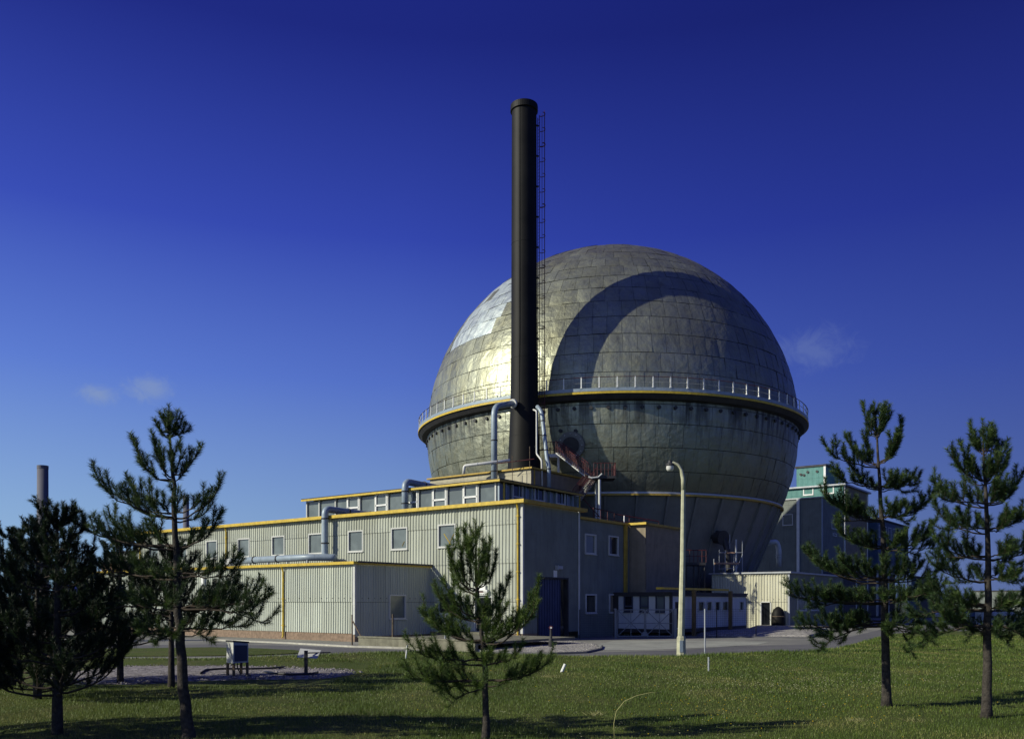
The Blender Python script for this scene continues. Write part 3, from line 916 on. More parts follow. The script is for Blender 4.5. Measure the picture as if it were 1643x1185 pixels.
# round duct opening in the skirt
q = at(1158, 862, 84.5); n = Vector((q.x - SX, q.y - SY, -3)).normalized()
b = MB(); b.tube([q - n * 1.8, q + n * .15], .62, 20); b.tube([q + n * .15, q + n * .25], .72, 20); b.tube([q - n * .2 + Vector((.3, 0, 0)), q + Vector((.5, -.1, -1.2)), q + Vector((.6, -.4, -3.4))], .28, 12)
b.build('vent_duct', M['blackish'], sph)

# ------------------------------------------------------------------ black stack
CY = 79.0; CX_ = (841 - CXP) / F * CY
zt_ = EZ + (HY - 172) / F * CY
stk = thing('exhaust_stack', (CX_, CY, 0), 'tall black tapered exhaust stack in front of the sphere', 'chimney')
b = MB(); b.lathe((CX_, CY, 0), [(1.62, 0), (1.58, 13), (1.38, 16.5), (1.24, 20), (1.17, 26), (1.13, 40), (1.11, zt_)], 40)
b.build('shaft', M['black'], stk, smooth=True)
for az_ in (4.35, 5.9):
    b = MB(); b.tube([Vector((CX_ + 1.24 * math.cos(az_), CY + 1.24 * math.sin(az_), 20)), Vector((CX_ + 1.12 * math.cos(az_), CY + 1.12 * math.sin(az_), zt_ - .5))], .022, 5); b.build('seam_strip', M['black'], stk)
b = MB(); b.lathe((CX_, CY, zt_), [(1.0, -.3), (1.0, .1), (1.22, .1), (1.24, -.05), (1.24, -.45), (1.1, -.5)], 40); b.build('cap_ring', M['black'], stk)
for zb_, rb2 in ((17.2, 1.36), (24.2, 1.205), (34.5, 1.16)):
    b = MB(); b.lathe((CX_, CY, zb_), [(1.05, -.02), (rb2, -.02), (rb2, .02), (1.05, .02)], 40)
    b.build('weld_band', M['black'], stk)
# ladder with cage on the right side
lad = MB(); dx, dy = .94, .334
lp = Vector((CX_, CY, 0)) + Vector((dx, dy, 0)) * 1.40; tn = Vector((-dy, dx, 0))
z0l, z1l = 14.2, zt_ - .6
for s in (-.22, .22): lad.tube([lp + tn * s + Vector((0, 0, z0l)), lp + tn * s + Vector((0, 0, z1l))], .035, 6)
z = z0l
while z < z1l: lad.tube([lp + tn * -.22 + Vector((0, 0, z)), lp + tn * .22 + Vector((0, 0, z))], .018, 4); z += .3
ld = lad.build('ladder', M['red'], stk)
cg = MB()
for s in (-.3, 0, .3):
    q = lp + Vector((dx, dy, 0)) * (.6 - abs(s) * .5) + tn * s
    cg.tube([q + Vector((0, 0, z0l + 2)), q + Vector((0, 0, z1l + .5))], .022, 5)
z = z0l + 2
i_ = 0
while z < z1l + .4:
    ring = []
    for k in range(9):
        a = -math.pi * .55 + k * math.pi * 1.1 / 8
        ring.append(lp + Vector((dx, dy, 0)) * (.30 + .30 * math.cos(a)) + tn * (.36 * math.sin(a)) + Vector((0, 0, z)))
    cg.tube(ring, .035 if i_ % 4 else .055, 5); z += 1.38; i_ += 1
cg.build('cage', M['red'], ld)
z = z0l + 1
while z < z1l:
    br = MB(); br.tube([Vector((CX_, CY, z)) + Vector((dx, dy, 0)) * 1.1, lp + Vector((0, 0, z))], .09, 6); z += 2.75
    br.build('bracket', M['blackish'], ld)

# duct from the stack down to the clerestory roof
pV = at(793, 652, 75.3); zt1 = pV.z
dC = pipe_run('stack_duct', 'pale blue-grey duct curving out of the left side of the black stack', 'duct',
         [Vector((pV.x, pV.y, 10.6)), pV, at(829, 646, 78.4)], .27, M['duct'], [(0, .1), (0, .35), (0, .66)], .8)
e0 = at(823, 647, 77.75)
d = (at(826, 646, 77.6) - pV).normalized()
b = MB(); b.tube([e0 - d * .06, e0 + d * .1], .40, 16); b.build('collar', M['duct_white'], dC)
# pale pipe on cream block roof
pipe_run('roof_pipe', 'white horizontal pipe along the cream block roof left of the stack', 'pipe',
         [at(744, 760, 75.8), at(745, 747, 75.8), at(818, 738, 74.6)], .13, M['duct_white'], [(1, .3)], .2)
pipe_run('stack_pipe', 'thin white pipe with a kink beside the right foot of stack', 'pipe',
         [at(856, 657, 76.2), at(861, 659, 75.6), at(861, 728, 75.6), at(869, 738, 74.8), at(870, 784, 74.8)], .075, M['duct_white'], (), .2, 8)
pipe_run('stack_pipe', 'blue-grey slanting pipe right of the thin white pipe', 'pipe',
         [at(862, 652, 77), at(869, 660, 76.5), at(878, 738, 75.6), at(880.5, 748, 75), at(881, 786, 75)], .18, M['duct'], [(1, .2), (1, .5), (1, .8), (3, .1)], .5)
# red safety rail on the cream block
t_ = thing('roof_handrail', W(U3, V3, z3), 'rusty thin handrail along the edge of cream block roof', 'railing')
b = MB()
pa, pb = at(797, 743.5, 73.9), at(857, 736, 73.4)
b.tube([pa, pb], .035, 6)
b.build('rail', M['red'], t_)
for (px, pt1, pb1) in ((822, 731, 770), (850, 716, 752), (798, 738, 765)):
    b = MB(); b.tube([at(px, pb1, 73.5), at(px, pt1, 73.5)], .035, 6); b.build('post', M['wood'], t_)

# ------------------------------------------------------------------ external stairs
stairs = thing('steel_staircase', at(940, 760, 79), 'red-railed steel staircase zigzagging down from the round hatch', 'staircase')
def rail_between(b, p, q, h, step=.28, r=.02, rr=.03):
    p, q = Vector(p), Vector(q); L = (q - p).length; n = max(1, int(L / step)); up = Vector((0, 0, h))
    b.tube([p + up, q + up], rr, 5); b.tube([p + up * .5, q + up * .5], r, 4)
    for k in range(n + 1):
        c = p.lerp(q, k / n); b.tube([c, c + up], r, 4)
def flight(pa, pb, width, m_str, n=14):
    pa, pb = Vector(pa), Vector(pb); d = pb - pa; side = Vector((d.y, -d.x, 0)).normalized() * width
    b = MB()
    for s in (Vector(), side):
        q = [pa + s + Vector((0, 0, -.12)), pb + s + Vector((0, 0, -.12))]
        w = side.normalized() * .05
        b.hexa([q[0], q[1], q[1] + w, q[0] + w] + [x + Vector((0, 0, .11)) for x in (q[0], q[1], q[1] + w, q[0] + w)])
    b.build('stringer', m_str, stairs)
    for k in range(n):
        c = pa.lerp(pb, (k + .5) / n); hd = Vector((d.x, d.y, 0)).normalized() * .13
        b = MB(); b.hexa([c - hd, c + hd, c + hd + side, c - hd + side] + [x + Vector((0, 0, .04)) for x in (c - hd, c + hd, c + hd + side, c - hd + side)])
        b.build('step', M['trim'], stairs)
    b = MB(); rail_between(b, pa, pb, 1.05, .2); rail_between(b, pa + side, pb + side, 1.05, .2); b.build('railing', M['red'], stairs)
A0 = at(901, 728, 79.2); A1 = at(947, 764, 77.6)
flight(A0, A1, 1.0, M['trim'])
B1 = at(931, 803, 76.0); B0 = at(958, 768, 77.2)
flight(B1, B0, -1.0, M['blackish'])
b = MB()
l0, l1 = at(878, 728.5, 79.2), at(904, 728, 79.2)
b.box(l0.x, l1.x, 79.0, 81.6, l0.z - .18, l0.z); b.build('landing', M['galv'], stairs)
b = MB(); rail_between(b, (l0.x, 79.05, l0.z), (l1.x - .3, 79.05, l0.z), 1.1, .25); rail_between(b, (l0.x, 79.05, l0.z), (l0.x, 81.4, l0.z), 1.1, .25); b.build('railing', M['red'], stairs)
m0, m1 = at(947, 766, 77.6), at(966, 766, 77.2)
b = MB(); b.box(m0.x, m1.x + 1.1, 76.4, 78.4, m0.z - .22, m0.z); b.build('landing', M['blackish'], stairs)
b = MB(); b.tube([at(944, 764.5, 76.35), at(950, 766.5, 76.3), at(960, 765, 76.3), at(966, 759.5, 76.3)], .08, 6); b.build('stringer', M['trim'], stairs)
b = MB(); rail_between(b, (m0.x + .2, 76.4, m0.z), (m1.x + 1.1, 76.4, m0.z), 1.1, .3); rail_between(b, (m1.x + 1.1, 76.4, m0.z), (m1.x + 1.1, 78.4, m0.z), 1.1, .3); b.build('railing', M['red'], stairs)
for (px, y0, y1, Y, r) in ((962, 769, 834, 76.3, .12), (956.5, 775, 830, 78.2, .11), (896, 731, 800, 79, .11), ):
    b = MB(); b.tube([at(px, y1, Y) - Vector((0, 0, 1.5)), at(px, y0, Y)], r, 8); b.build('post', M['trim'], stairs)
b = MB(); p = at(882, 731, 79); q_ = at(897, 731, 79); b.box(p.x, q_.x, 78.95, 79.1, q_.z - .14, q_.z + .06); b.build('beam', M['trim'], stairs)

# ------------------------------------------------------------------ mid building (right of hall corner)
mid = thing('flat_roofed_block', W(10, 3, 0), 'shaded flat-roofed grey block beside the blue door wall', 'building')
zB_ = 7.95
uB1 = 13.46
vBk = -(-onu(uB1, 1036, 847)[0])
wl = []
for (p0, p1, y0, y1, g_) in ((938, 955, 888, 857, 'glass'), (976, 991, 890, 860, 'glass_dark'), (939, 956, 983, 953, 'glass_dark'), (977, 992, 982, 953, 'panel_brown')):
    a0, zb0 = onv(.1, p0, y0); a1 = onv(.1, p1, y0)[0]
    z0_ = onv(.1, (p0 + p1) / 2, y0)[1]; z1_ = onv(.1, (p0 + p1) / 2, y1)[1]
    wl.append((a0, a1, z0_, z1_, g_))
b = MB(); flat_wall(b, 'v', .1, 6.47, uB1, 0, zB_, [w[:4] for w in wl]); b.build('wall', M['panel'], mid)
for w in wl: window(mid, 'v', .1, *w[:4], gl=w[4], fr=.1)
uEnd = onv(vBk, 1090, 850)[0]
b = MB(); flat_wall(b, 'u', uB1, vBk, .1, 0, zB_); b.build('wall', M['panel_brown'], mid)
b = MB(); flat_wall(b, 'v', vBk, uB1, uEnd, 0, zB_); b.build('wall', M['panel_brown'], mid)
b = MB(); b.ubox(6.5, uB1, .15, 9, zB_ - .05, zB_ + .02); b.ubox(uB1, uEnd, vBk + .05, 9, zB_ - .05, zB_ + .02)
b.ubox(uEnd - .1, uEnd, vBk + .03, 9, 0, zB_ - .05)
b.build('roof', M['roof'], mid)
b = MB(); b.ubox(6.47, uB1 - .3, -.12, .12, zB_ + .02, zB_ + .18); b.ubox(uB1 - .3, uEnd + .1, vBk - .22, vBk - .02, zB_ + .02, zB_ + .18)
b.build('roof_edge', M['yellow_dull_shaded'], mid)
b = MB(); b.ubox(uB1 - .35, uB1 - .02, vBk - .22, .12, zB_ + .04, zB_ + .2); b.build('roof_edge', M['yellow'], mid)
a0 = onv(.1, 1001.5, 900)[0]
b = MB(); b.ubox(a0 - .16, a0 + .16, -.1, .06, .3, zB_); b.build('drainpipe', M['yellow_dull_shaded'], mid)
# roof railings
rr_ = thing('roof_railing', at(980, 830, 72), 'red pipe railing on the flat roof below the sphere skirt', 'railing')
b = MB()
for (p, q) in (((936, 800, 71), (962, 829, 72)),):
    b.tube([at(*p), at(*q)], .04, 5)
rail_between(b, Vector((at(952, 838, 72).x, 72, zB_ + .95)), Vector((at(990, 838, 74).x, 76, zB_ + .95)), 1.2, 1.4, .03, .045)
rail_between(b, Vector((at(990, 838, 74).x, 76, zB_ + .95)), Vector((at(1060, 838, 76).x, 77, zB_ + .4)), 1.1, 1.2, .03, .045)
b.build('rail', M['red'], rr_)
for (px, Y, h) in ((953, 72, .95), (968, 73.7, .95), (989, 76, .95), (1010, 76.3, .8), (1035, 76.6, .6), (1059, 77, .4)):
    q = at(px, 838, Y); b = MB(); b.tube([(q.x, Y, zB_), (q.x, Y, zB_ + h + .3)], .05, 6); b.build('post', M['red'], rr_)
pipe_run('roof_vent', 'thin white vent pipe standing on the flat roof', 'pipe', [at(1001.5, 846, 71), at(1001.5, 827, 71)], .05, M['white'], (), .1, 8)
# dark platform between block and skirt
pl = thing('access_platform', at(1115, 960, 82), 'dark steel platform with red railing under the sphere skirt', 'platform')
p0, p1 = at(1098, 902, 80), at(1131, 902, 80)
b = MB(); b.box(p0.x, p1.x, 79.5, 82, p0.z - .25, p0.z); b.build('deck', M['blackish'], pl)
b = MB(); rail_between(b, (p0.x, 79.5, p0.z), (p1.x, 79.5, p0.z), 1.1, .35, .025, .04); b.build('railing', M['red'], pl)
for px in (1100, 1112, 1120, 1129):
    x = (px - CXP) / F * 80; b = MB(); b.tube([(x, 79.7, 0), (x, 79.7, p0.z - .2)], .08, 6); b.build('leg', M['blackish'], pl)

# ------------------------------------------------------------------ cabins, canopy, gate, fence
cb = (at(1077, 1009, 60) - C0); cu, cv = cb.dot(UD), cb.dot(VD)
cz0, cz1 = .52, 3.02
cw = onu(cu, 990, 1009)[0]
cab = thing('site_cabin', W(cu + 6, cv + 2, 0), 'long white-panelled portable cabin with dark frame behind the gate', 'cabin')
LC = 13.3
fw = []
for (p0, p1) in ((1002, 1015.5), (1027.5, 1040.5), (1053, 1066.5)):
    fw.append((onu(cu, p1, 970)[0], onu(cu, p0, 970)[0], EZ + (HY - 981) / F * 61, EZ + (HY - 955.5) / F * 61))
b = MB(); corr_wall(b, 'u', cu, cv + .12, cw - .12, cz0, cz1 - .22, fw, pitch=1.2, depth=.006, tiers=5); b.build('wall', M['cabin'], cab)
for i, w in enumerate(fw):
    ww = window(cab, 'u', cu, *w, fr=.07, m='cab_door', gl='glass_dark' if i == 0 else 'glass', bars=(.35,) if i != 2 else ())
sw = []
for (p0, p1, y0, y1) in ((1119.5, 1129, 975, 962), (1133, 1141.5, 975, 962), (1146.5, 1155, 975, 962), (1158.5, 1167, 975, 962), (1186, 1192, 974, 961)):
    a0, a1 = onv(cv, p0, 970)[0], onv(cv, p1, 970)[0]
    sw.append((a0, a1, 1.75, 2.42))
dw = (onv(cv, 1083, 970)[0], onv(cv, 1089, 970)[0], .6, 2.4)
b = MB(); corr_wall(b, 'v', cv, cu + .12, cu + LC, cz0, cz1 - .22, sw + [dw], pitch=1.2, depth=.008, tiers=5); b.build('wall', M['cabin'], cab)
for w in sw: window(cab, 'v', cv, *w, fr=.06, m='trim', gl='glass_dark')
b = MB(); b.ubox(dw[0], dw[1], cv + .04, cv + .08, dw[2], dw[3]); b.build('door', M['blackish'], cab)
b = MB()
b.ubox(cu - .05, cu + .12, cv - .05, cv + .12, .2, cz1 - .22); b.ubox(cu - .05, cu + .12, cw - .12, cw + .3, .2, cz1 - .22)
b.ubox(cu - .12, cu + LC, cv - .12, cw + .35, cz1 - .22, cz1 - .04); b.ubox(cu - .12, cu + LC + .1, cv - .12, cw + .35, cz1 - .04, cz1 + .06)
b.ubox(cu - .02, cu + LC, cv - .02, cw, cz0 - .25, cz0 - .003); b.build('frame', M['blackish'], cab)
b = MB()
for uu in (.8, 6, 12.4):
    for vv in (cv + .3, cw - .3): b.ubox(cu + uu, cu + uu + .4, vv - .2, vv + .2, 0, cz0 - .25)
b.build('support_block', M['concrete'], cab)
b = MB(); b.ubox(cu + LC - .05, cu + LC, cv + .02, cw, cz0, cz1 - .22); b.build('wall', M['cabin'], cab)
# yellow pipe frame beside the cabin
cf = thing('yellow_gantry', at(1140, 1010, 62), 'dull yellow post-and-beam gantry running past the cabin side', 'gantry')
g0, g1 = W(cu + 3.4, cv - .45, 0), W(cu + 10.2, cv - .45, 0)
for px in (1113.5, 1172):
    uu = onv(cv - .45, px, 0)[0]
    b = MB(); b.ubox(uu - .12, uu + .12, cv - .57, cv - .33, 0, 3.22); b.build('post', M['ochre'], cf)
uu0, uu1 = onv(cv - .45, 1113.5, 0)[0], onv(cv - .45, 1172, 0)[0]
b = MB(); b.ubox(uu0 - 4.5, uu1 + .1, cv - .3, cv + .2, 3.24, 3.38); b.build('beam', M['yellow'], cf)

gt = thing('double_gate', Vector((8.8, 58.3, 0)), 'double metal gate with crossed bracing in front of the white cabin', 'gate')
gx0, gx1 = (987 - CXP) / F * 58.3, (1083.5 - CXP) / F * 58.3
zg = 1.88
for x in (gx0, gx1):
    b = MB(); b.box(x - .09, x + .09, 58.25, 58.42, 0, zg + .08); b.build('post', M['gatem'], gt)
for (x0, x1) in ((gx0 + .15, (gx0 + gx1) / 2 - .04), ((gx0 + gx1) / 2 + .04, gx1 - .15)):
    b = MB(); r = .04; xm = (x0 + x1) / 2; Yg = 58.33
    b.tube([(x0, Yg, .12), (x0, Yg, zg - .1), (x0 + .1, Yg, zg), (x1, Yg, zg)], r, 6); b.tube([(x1, Yg, zg), (x1, Yg, .12)], r, 6); b.tube([(x0, Yg, .12), (x1, Yg, .12)], r, 6)
    b.tube([(xm, Yg, .12), (xm, Yg, zg)], .025, 5); b.tube([(x0, Yg, .98), (x1, Yg, .98)], .025, 5)
    b.tube([(x0, Yg, .12), (x1, Yg, zg)], .028, 5); b.tube([(x0, Yg, zg), (x1, Yg, .12)], .028, 5)
    b.build('gate_leaf', M['gatem'], gt)
b = MB(); b.hexa([(8.55, 58.28, .12), (9.1, 58.28, .12), (9.1, 58.36, .12), (8.55, 58.36, .12), (8.7, 58.28, .42), (8.95, 58.28, .42), (8.95, 58.36, .42), (8.7, 58.36, .42)]); b.build('lock_plate', M['gatem'], gt)


def mesh_fence(label, pts, h, name='wire_fence', post=M['blackish'], wire=True, group=None):
    t = thing(name, Vector(pts[0]), label, 'fence', group)
    w = MB()
    for p, q in zip(pts, pts[1:]):
        p, q = Vector(p), Vector(q); L = (q - p).length; n = max(1, round(L / 2.4))
        for k in range(n + 1):
            c = p.lerp(q, k / n)
            b = MB(); b.tube([c, c + Vector((0, 0, h))], .035, 6); b.build('post', post, t)
        for zz_ in np.arange(.1, h + .01, .15): w.tube([p + Vector((0, 0, zz_)), q + Vector((0, 0, zz_))], .006, 3, False)
        for k in range(int(L / .15)):
            c = p.lerp(q, k * .15 / L); w.tube([c + Vector((0, 0, .05)), c + Vector((0, 0, h))], .005, 3, False)
    w.build('wire_mesh', M['blackish'], t)
    return t
fx = lambda px, Y: Vector(((px - CXP) / F * Y, Y, 0))
mesh_fence('dark wire mesh fence running right from the double gate past the cabin', [fx(1085, 58.3), fx(1150, 58.8), fx(1213, 60)], 1.95)
mesh_fence('short dark wire fence between blue door and double gate', [W(5.6, -.6, 0), fx(985, 58.2)], 1.9)
t = thing('stake_fence', gnd(640, 1036), 'row of thin leaning fence posts with struts by the annex corner', 'fence')
for (px, y0, y1, m, r) in ((565, 1034, 985, 'wood', .045), (630, 1037, 984, 'wood', .05), (651, 1038, 1025, 'blackish', .05), (714, 1041, 984, 'galv', .045)):
    p = gnd(px, y0 + .5); b = MB(); b.tube([p, p + Vector((rnd.uniform(-.03, .03), 0, (y0 - y1) / F * p.y))], r, 6); b.build('post', M[m], t)
p = gnd(563, 1035); b = MB()
b.tube([p + Vector((.1, 0, 1.35)), gnd(588, 1037)], .04, 6); b.tube([gnd(593, 1022, .5), gnd(600, 1038)], .035, 6); b.build('strut', M['wood'], t)
# low concrete wall
lwU, lwV = (gnd(575, 1037) - C0).dot(UD), (gnd(575, 1037) - C0).dot(VD)
lwV1 = onu(lwU, 762, 1040)[0]
b = MB(); b.ubox(lwU, lwU + .25, lwV1, lwV, -.2, .5); b.ubox(lwU - .04, lwU + .3, lwV1, lwV + .02, .5, .58); b.ubox(lwU + .3, -1.4, lwV1 + .2, lwV, .30, .42)
tag(b.build('low_wall', M['concrete']), 'low mossy concrete retaining wall right of the annex corner', 'wall')

# blue-black marker post with red ring head
hp = gnd(884, 1039)
hd = thing('marker_post', hp, 'black ground post with a red and white round head on the gravel', 'marker post')
b = MB(); b.lathe(hp, [(.12, 0), (.13, .35), (.12, .45), (.07, .52), (.06, .98)], 14); b.build('post', M['blackish'], hd)
b = MB(); b.tube([hp + Vector((0, -.05, 1.06)), hp + Vector((0, .03, 1.06))], .105, 16); rd = b.build('head', M['red'], hd)
b = MB(); b.tube([hp + Vector((0, -.07, 1.06)), hp + Vector((0, -.045, 1.06))], .05, 12); b.build('centre', M['white'], rd)
b = MB(); b.tube([hp + Vector((.05, 0, .3)), hp + Vector((.3, 0, .32)), hp + Vector((.32, 0, .2))], .04, 6); b.build('side_arm', M['blackish'], hd)
t = thing('timber_baulk', gnd(870, 1035), 'short tan timber lying on the gravel left of the marker post', 'timber')
b = MB(); p, q = gnd(853, 1034), gnd(876, 1034.5); b.box(p.x, q.x, p.y - .08, p.y + .08, .06, .16); b.build('timber', M['tan'], t)

# lamp post
lp_ = gnd(1093, 1054.5); LYd = lp_.y
lamp = thing('street_lamp', lp_, 'pale concrete street lamp with curved neck facing left', 'street lamp')
zz_at = lambda py: EZ + (HY - py) / F * LYd
xx_at = lambda px: (px - CXP) / F * LYd
b = MB(); z1 = zz_at(1022)
def oct_(b, x, y, z0, z1, r0, r1):
    n = 8; A = [Vector((x + r0 * math.cos(math.pi / 8 + k * math.pi / 4), y + r0 * math.sin(math.pi / 8 + k * math.pi / 4), z0)) for k in range(n)]
    B = [Vector((x + r1 * math.cos(math.pi / 8 + k * math.pi / 4), y + r1 * math.sin(math.pi / 8 + k * math.pi / 4), z1)) for k in range(n)]
    for k in range(n): b.face([A[k], A[(k + 1) % n], B[(k + 1) % n], B[k]])
    b.face(B); b.face(A[::-1])
oct_(b, lp_.x, LYd, 0, z1, .205, .19); oct_(b, lp_.x, LYd, z1, z1 + .08, .19, .145)
b.build('base', M['lampcol'], lamp)
b = MB(); b.box(lp_.x - .1, lp_.x + .04, LYd - .2, LYd - .17, .25, z1 - .12); b.build('access_door', M['duct'], lamp)
b = MB(); pts = [(lp_.x, LYd, z1 + .07), (xx_at(1095.5), LYd, zz_at(900)), (xx_at(1096.5), LYd, zz_at(785))]
b.tube(pts, [.15, .118, .095], 8); b.build('column', M['lampcol'], lamp)
b = MB()
b.tube([(xx_at(1096.5), LYd, zz_at(786)), (xx_at(1096), LYd, zz_at(768)), (xx_at(1093), LYd, zz_at(754)), (xx_at(1087), LYd, zz_at(745)), (xx_at(1080), LYd, zz_at(742)), (xx_at(1075), LYd, zz_at(742.5))], [.097, .09, .085, .075, .06, .05], 8)
b.build('neck', M['lampcol'], lamp, smooth=True)
b = MB(); hx, hz_ = xx_at(1075), zz_at(746)
b.lathe((hx, LYd, hz_), [(0, .22), (.07, .2), (.09, .1), (.17, .06), (.19, 0), (.185, -.03), (0, -.03)], 16); lh = b.build('lantern', M['blackish'], lamp)
b = MB(); b.lathe((hx, LYd, hz_), [(.16, -.03), (.165, -.15), (.12, -.24), (0, -.26)], 16); b.build('globe', M['duct_white'], lh, smooth=True)
# thin post right of lamp
p = gnd(1131, 1050); t = tag(MB().tube([p, p + Vector((0, 0, (1050 - 976) / F * p.y))], .035, 8).build('sign_post', M['galv']), 'thin bare grey post standing right of the street lamp', 'post')
# pegs
for (px, y0, y1, lab, m, lean) in ((651, 1061, 1040, 'slender white stake in the grass left of the small pine', 'white', .06), (1137, 1081, 1060, 'short grey peg in the lawn right of the street lamp', 'galv', .0), (901, 1084, 1073, 'small leaning white peg in the lawn right of the small pine', 'white', .12)):
    p = gnd(px, y0); p.z = hz(p.x, p.y) - .02
    b = MB(); b.tube([p, p + Vector((lean, 0, (y0 - y1) / F * p.y + .05))], .03 if px != 901 else .05, 8)
    tag(b.build('marker_peg', M[m]), lab, 'peg')

# electrical cabinet on legs
cp = gnd(381, 1089)
cabn = thing('electrical_cabinet', cp, 'grey metal cabinet on four timber legs in front of annex', 'cabinet')
Yc = 27.0
x0, x1, x2 = (361.5 - CXP) / F * Yc, (376 - CXP) / F * Yc, (400 - CXP) / F * (Yc + .45)
zc0, zc1 = EZ + (HY - 1063) / F * Yc, EZ + (HY - 1029) / F * Yc
A = Vector((x0, Yc + .12, 0)); B = Vector((x1, Yc - .1, 0)); C = Vector((x2, Yc + .35, 0)); D = A + (C - B)
b = MB(); up = lambda p, z: Vector((p.x, p.y, z))
b.hexa([up(A, zc0), up(B, zc0), up(C, zc0), up(D, zc0), up(A, zc1), up(B, zc1), up(C, zc1 - .06), up(D, zc1 - .06)]); b.build('box', M['trim'], cabn)
ce = (A + B + C + D) / 4
b = MB(); ex = lambda p: ce + (p - ce) * 1.08
b.hexa([up(ex(A), zc1 + .002), up(ex(B), zc1 + .002), up(ex(C), zc1 - .058), up(ex(D), zc1 - .058), up(ex(A), zc1 + .05), up(ex(B), zc1 + .05), up(ex(C), zc1 - .01), up(ex(D), zc1 - .01)]); b.build('lid', M['blackish'], cabn)
b = MB(); o_ = (B - A).cross(Vector((0, 0, 1))).normalized() * -.0; f0, f1 = B.lerp(C, .08), B.lerp(C, .92); nn = Vector(((C - B).y, -(C - B).x, 0)).normalized() * .015
b.hexa([up(f0 + nn, zc0 + .05), up(f1 + nn, zc0 + .05), up(f1, zc0 + .05), up(f0, zc0 + .05), up(f0 + nn, zc1 - .1), up(f1 + nn, zc1 - .12), up(f1, zc1 - .12), up(f0, zc1 - .1)]); b.build('door', M['cab_door'], cabn)
for q in (A, B, C, D):
    q = ce + (q - ce) * .9; b = MB(); b.box(q.x - .035, q.x + .035, q.y - .035, q.y + .035, 0, zc0); b.build('leg', M['wood'], cabn)
b = MB(); b.tube([up(ce, zc0), ce + Vector((.0, 0, .35)), ce + Vector((.15, -.1, .12)), ce + Vector((.5, -.3, .14))], .02, 6); b.build('cable', M['rubber'], cabn)
# black hose loops on cinder
for (pts, lab) in (([(322, 1088), (330, 1082), (355, 1080), (400, 1080), (440, 1079), (455, 1077)], 'black hose curling left of the metal cabinet'), ([(425, 1085), (440, 1088), (470, 1090), (500, 1089), (510, 1086)], 'black hose lying at the foot of the tilted board')):
    P = [gnd(*p) + Vector((0, 0, .17)) for p in pts]
    tag(MB().tube(P, .035, 6).build('hose', M['rubber'], None, True), lab, 'hose')
# tilted board on post
tp = gnd(491, 1087.5); t = thing('tilted_board', tp, 'tilted grey board fixed to a short black post', 'sign')
Yt = tp.y; X_ = lambda px: (px - CXP) / F * Yt; Z_ = lambda py: EZ + (HY - py) / F * Yt
b = MB(); b.box(X_(488.5), X_(493.5), Yt - .05, Yt + .05, 0, Z_(1043)); b.build('post', M['blackish'], t)
b = MB()
q = [Vector((X_(476), Yt + .06, Z_(1054))), Vector((X_(508), Yt + .06, Z_(1056))), Vector((X_(511), Yt + .35, Z_(1045))), Vector((X_(477), Yt + .35, Z_(1042)))]
b.hexa(q + [k + Vector((0, .03, .03)) for k in q]); b.build('board', M['trim'], t)
b = MB(); b.tube([Vector((X_(493), Yt + .1, Z_(1047))), Vector((X_(525), Yt + .5, Z_(1047.5)))], .02, 5); b.build('arm', M['blackish'], t)

# ------------------------------------------------------------------ shed on the right
se = (at(1266, 1001, 78.6) - C0); su, sv = se.dot(UD), se.dot(VD)
svl = onu(su, 1142, 960)[0]; sur = onv(sv, 1353, 925)[0]
shed = thing('low_shed', W(su + 4, sv + 4, 0), 'low shed with pale corrugated front and flat grey roof edge', 'shed')
zs = 4.98
dpx = (onu(su, 1236, 980)[0], onu(su, 1222, 980)[0], 0, EZ + (HY - 966) / F * 82)
b = MB(); corr_wall(b, 'u', su, sv + .1, svl, 0, zs, [dpx], pitch=.26); b.build('wall', M['clad_shed'], shed)
sws = []
for (p0, p1) in ((1279, 1293), (1300, 1312)):
    sws.append((onv(sv, p0, 970)[0], onv(sv, p1, 970)[0], 1.6, 2.9))
b = MB(); flat_wall(b, 'v', sv, su, sur, 0, zs, sws); b.build('wall', M['panel'], shed)
for w in sws: window(shed, 'v', sv, *w, gl='glass')
b = MB(); b.ubox(su - .25, sur, sv - .25, svl + .2, zs, zs + .14); b.build('roof', M['galv'], shed)
b = MB(); b.ubox(su - .06, su + .1, sv - .06, sv + .1, 0, zs); b.build('corner_strip', M['galv'], shed)
b = MB(); b.ubox(su + .1, su + .16, dpx[0], dpx[1], 0, dpx[3]); b.build('doorway', M['glass_dark'], shed)
b = MB(); b.ubox(su - .1, su + .1, dpx[0] - .1, dpx[0], 0, dpx[3]); b.ubox(su - .1, su + .1, dpx[1], dpx[1] + .12, 0, dpx[3]); b.ubox(su - .1, su + .1, dpx[0], dpx[1], dpx[3], dpx[3] + .1)
b.build('door_frame', M['trim'], shed)
t = thing('dark_drum', W(su - .8, onu(su, 1253, 980)[0], 0), 'dark hooded drum leaning by the shed doorway', 'drum')
p = W(su - .7, onu(su, 1253, 980)[0], 0)
b = MB(); b.lathe(p, [(0, 0), (.55, 0), (.6, .5), (.55, 1.4), (.4, 1.75), (.15, 1.95), (0, 2.0)], 18); b.build('drum_body', M['black'], t, True)  # stack black on the drum puts its shade into the colour
b = MB(); b.lathe(p + Vector((0, 0, 1.1)), [(.58, -.04), (.62, 0), (.58, .04)], 18); b.build('hoop', M['wood'], t)
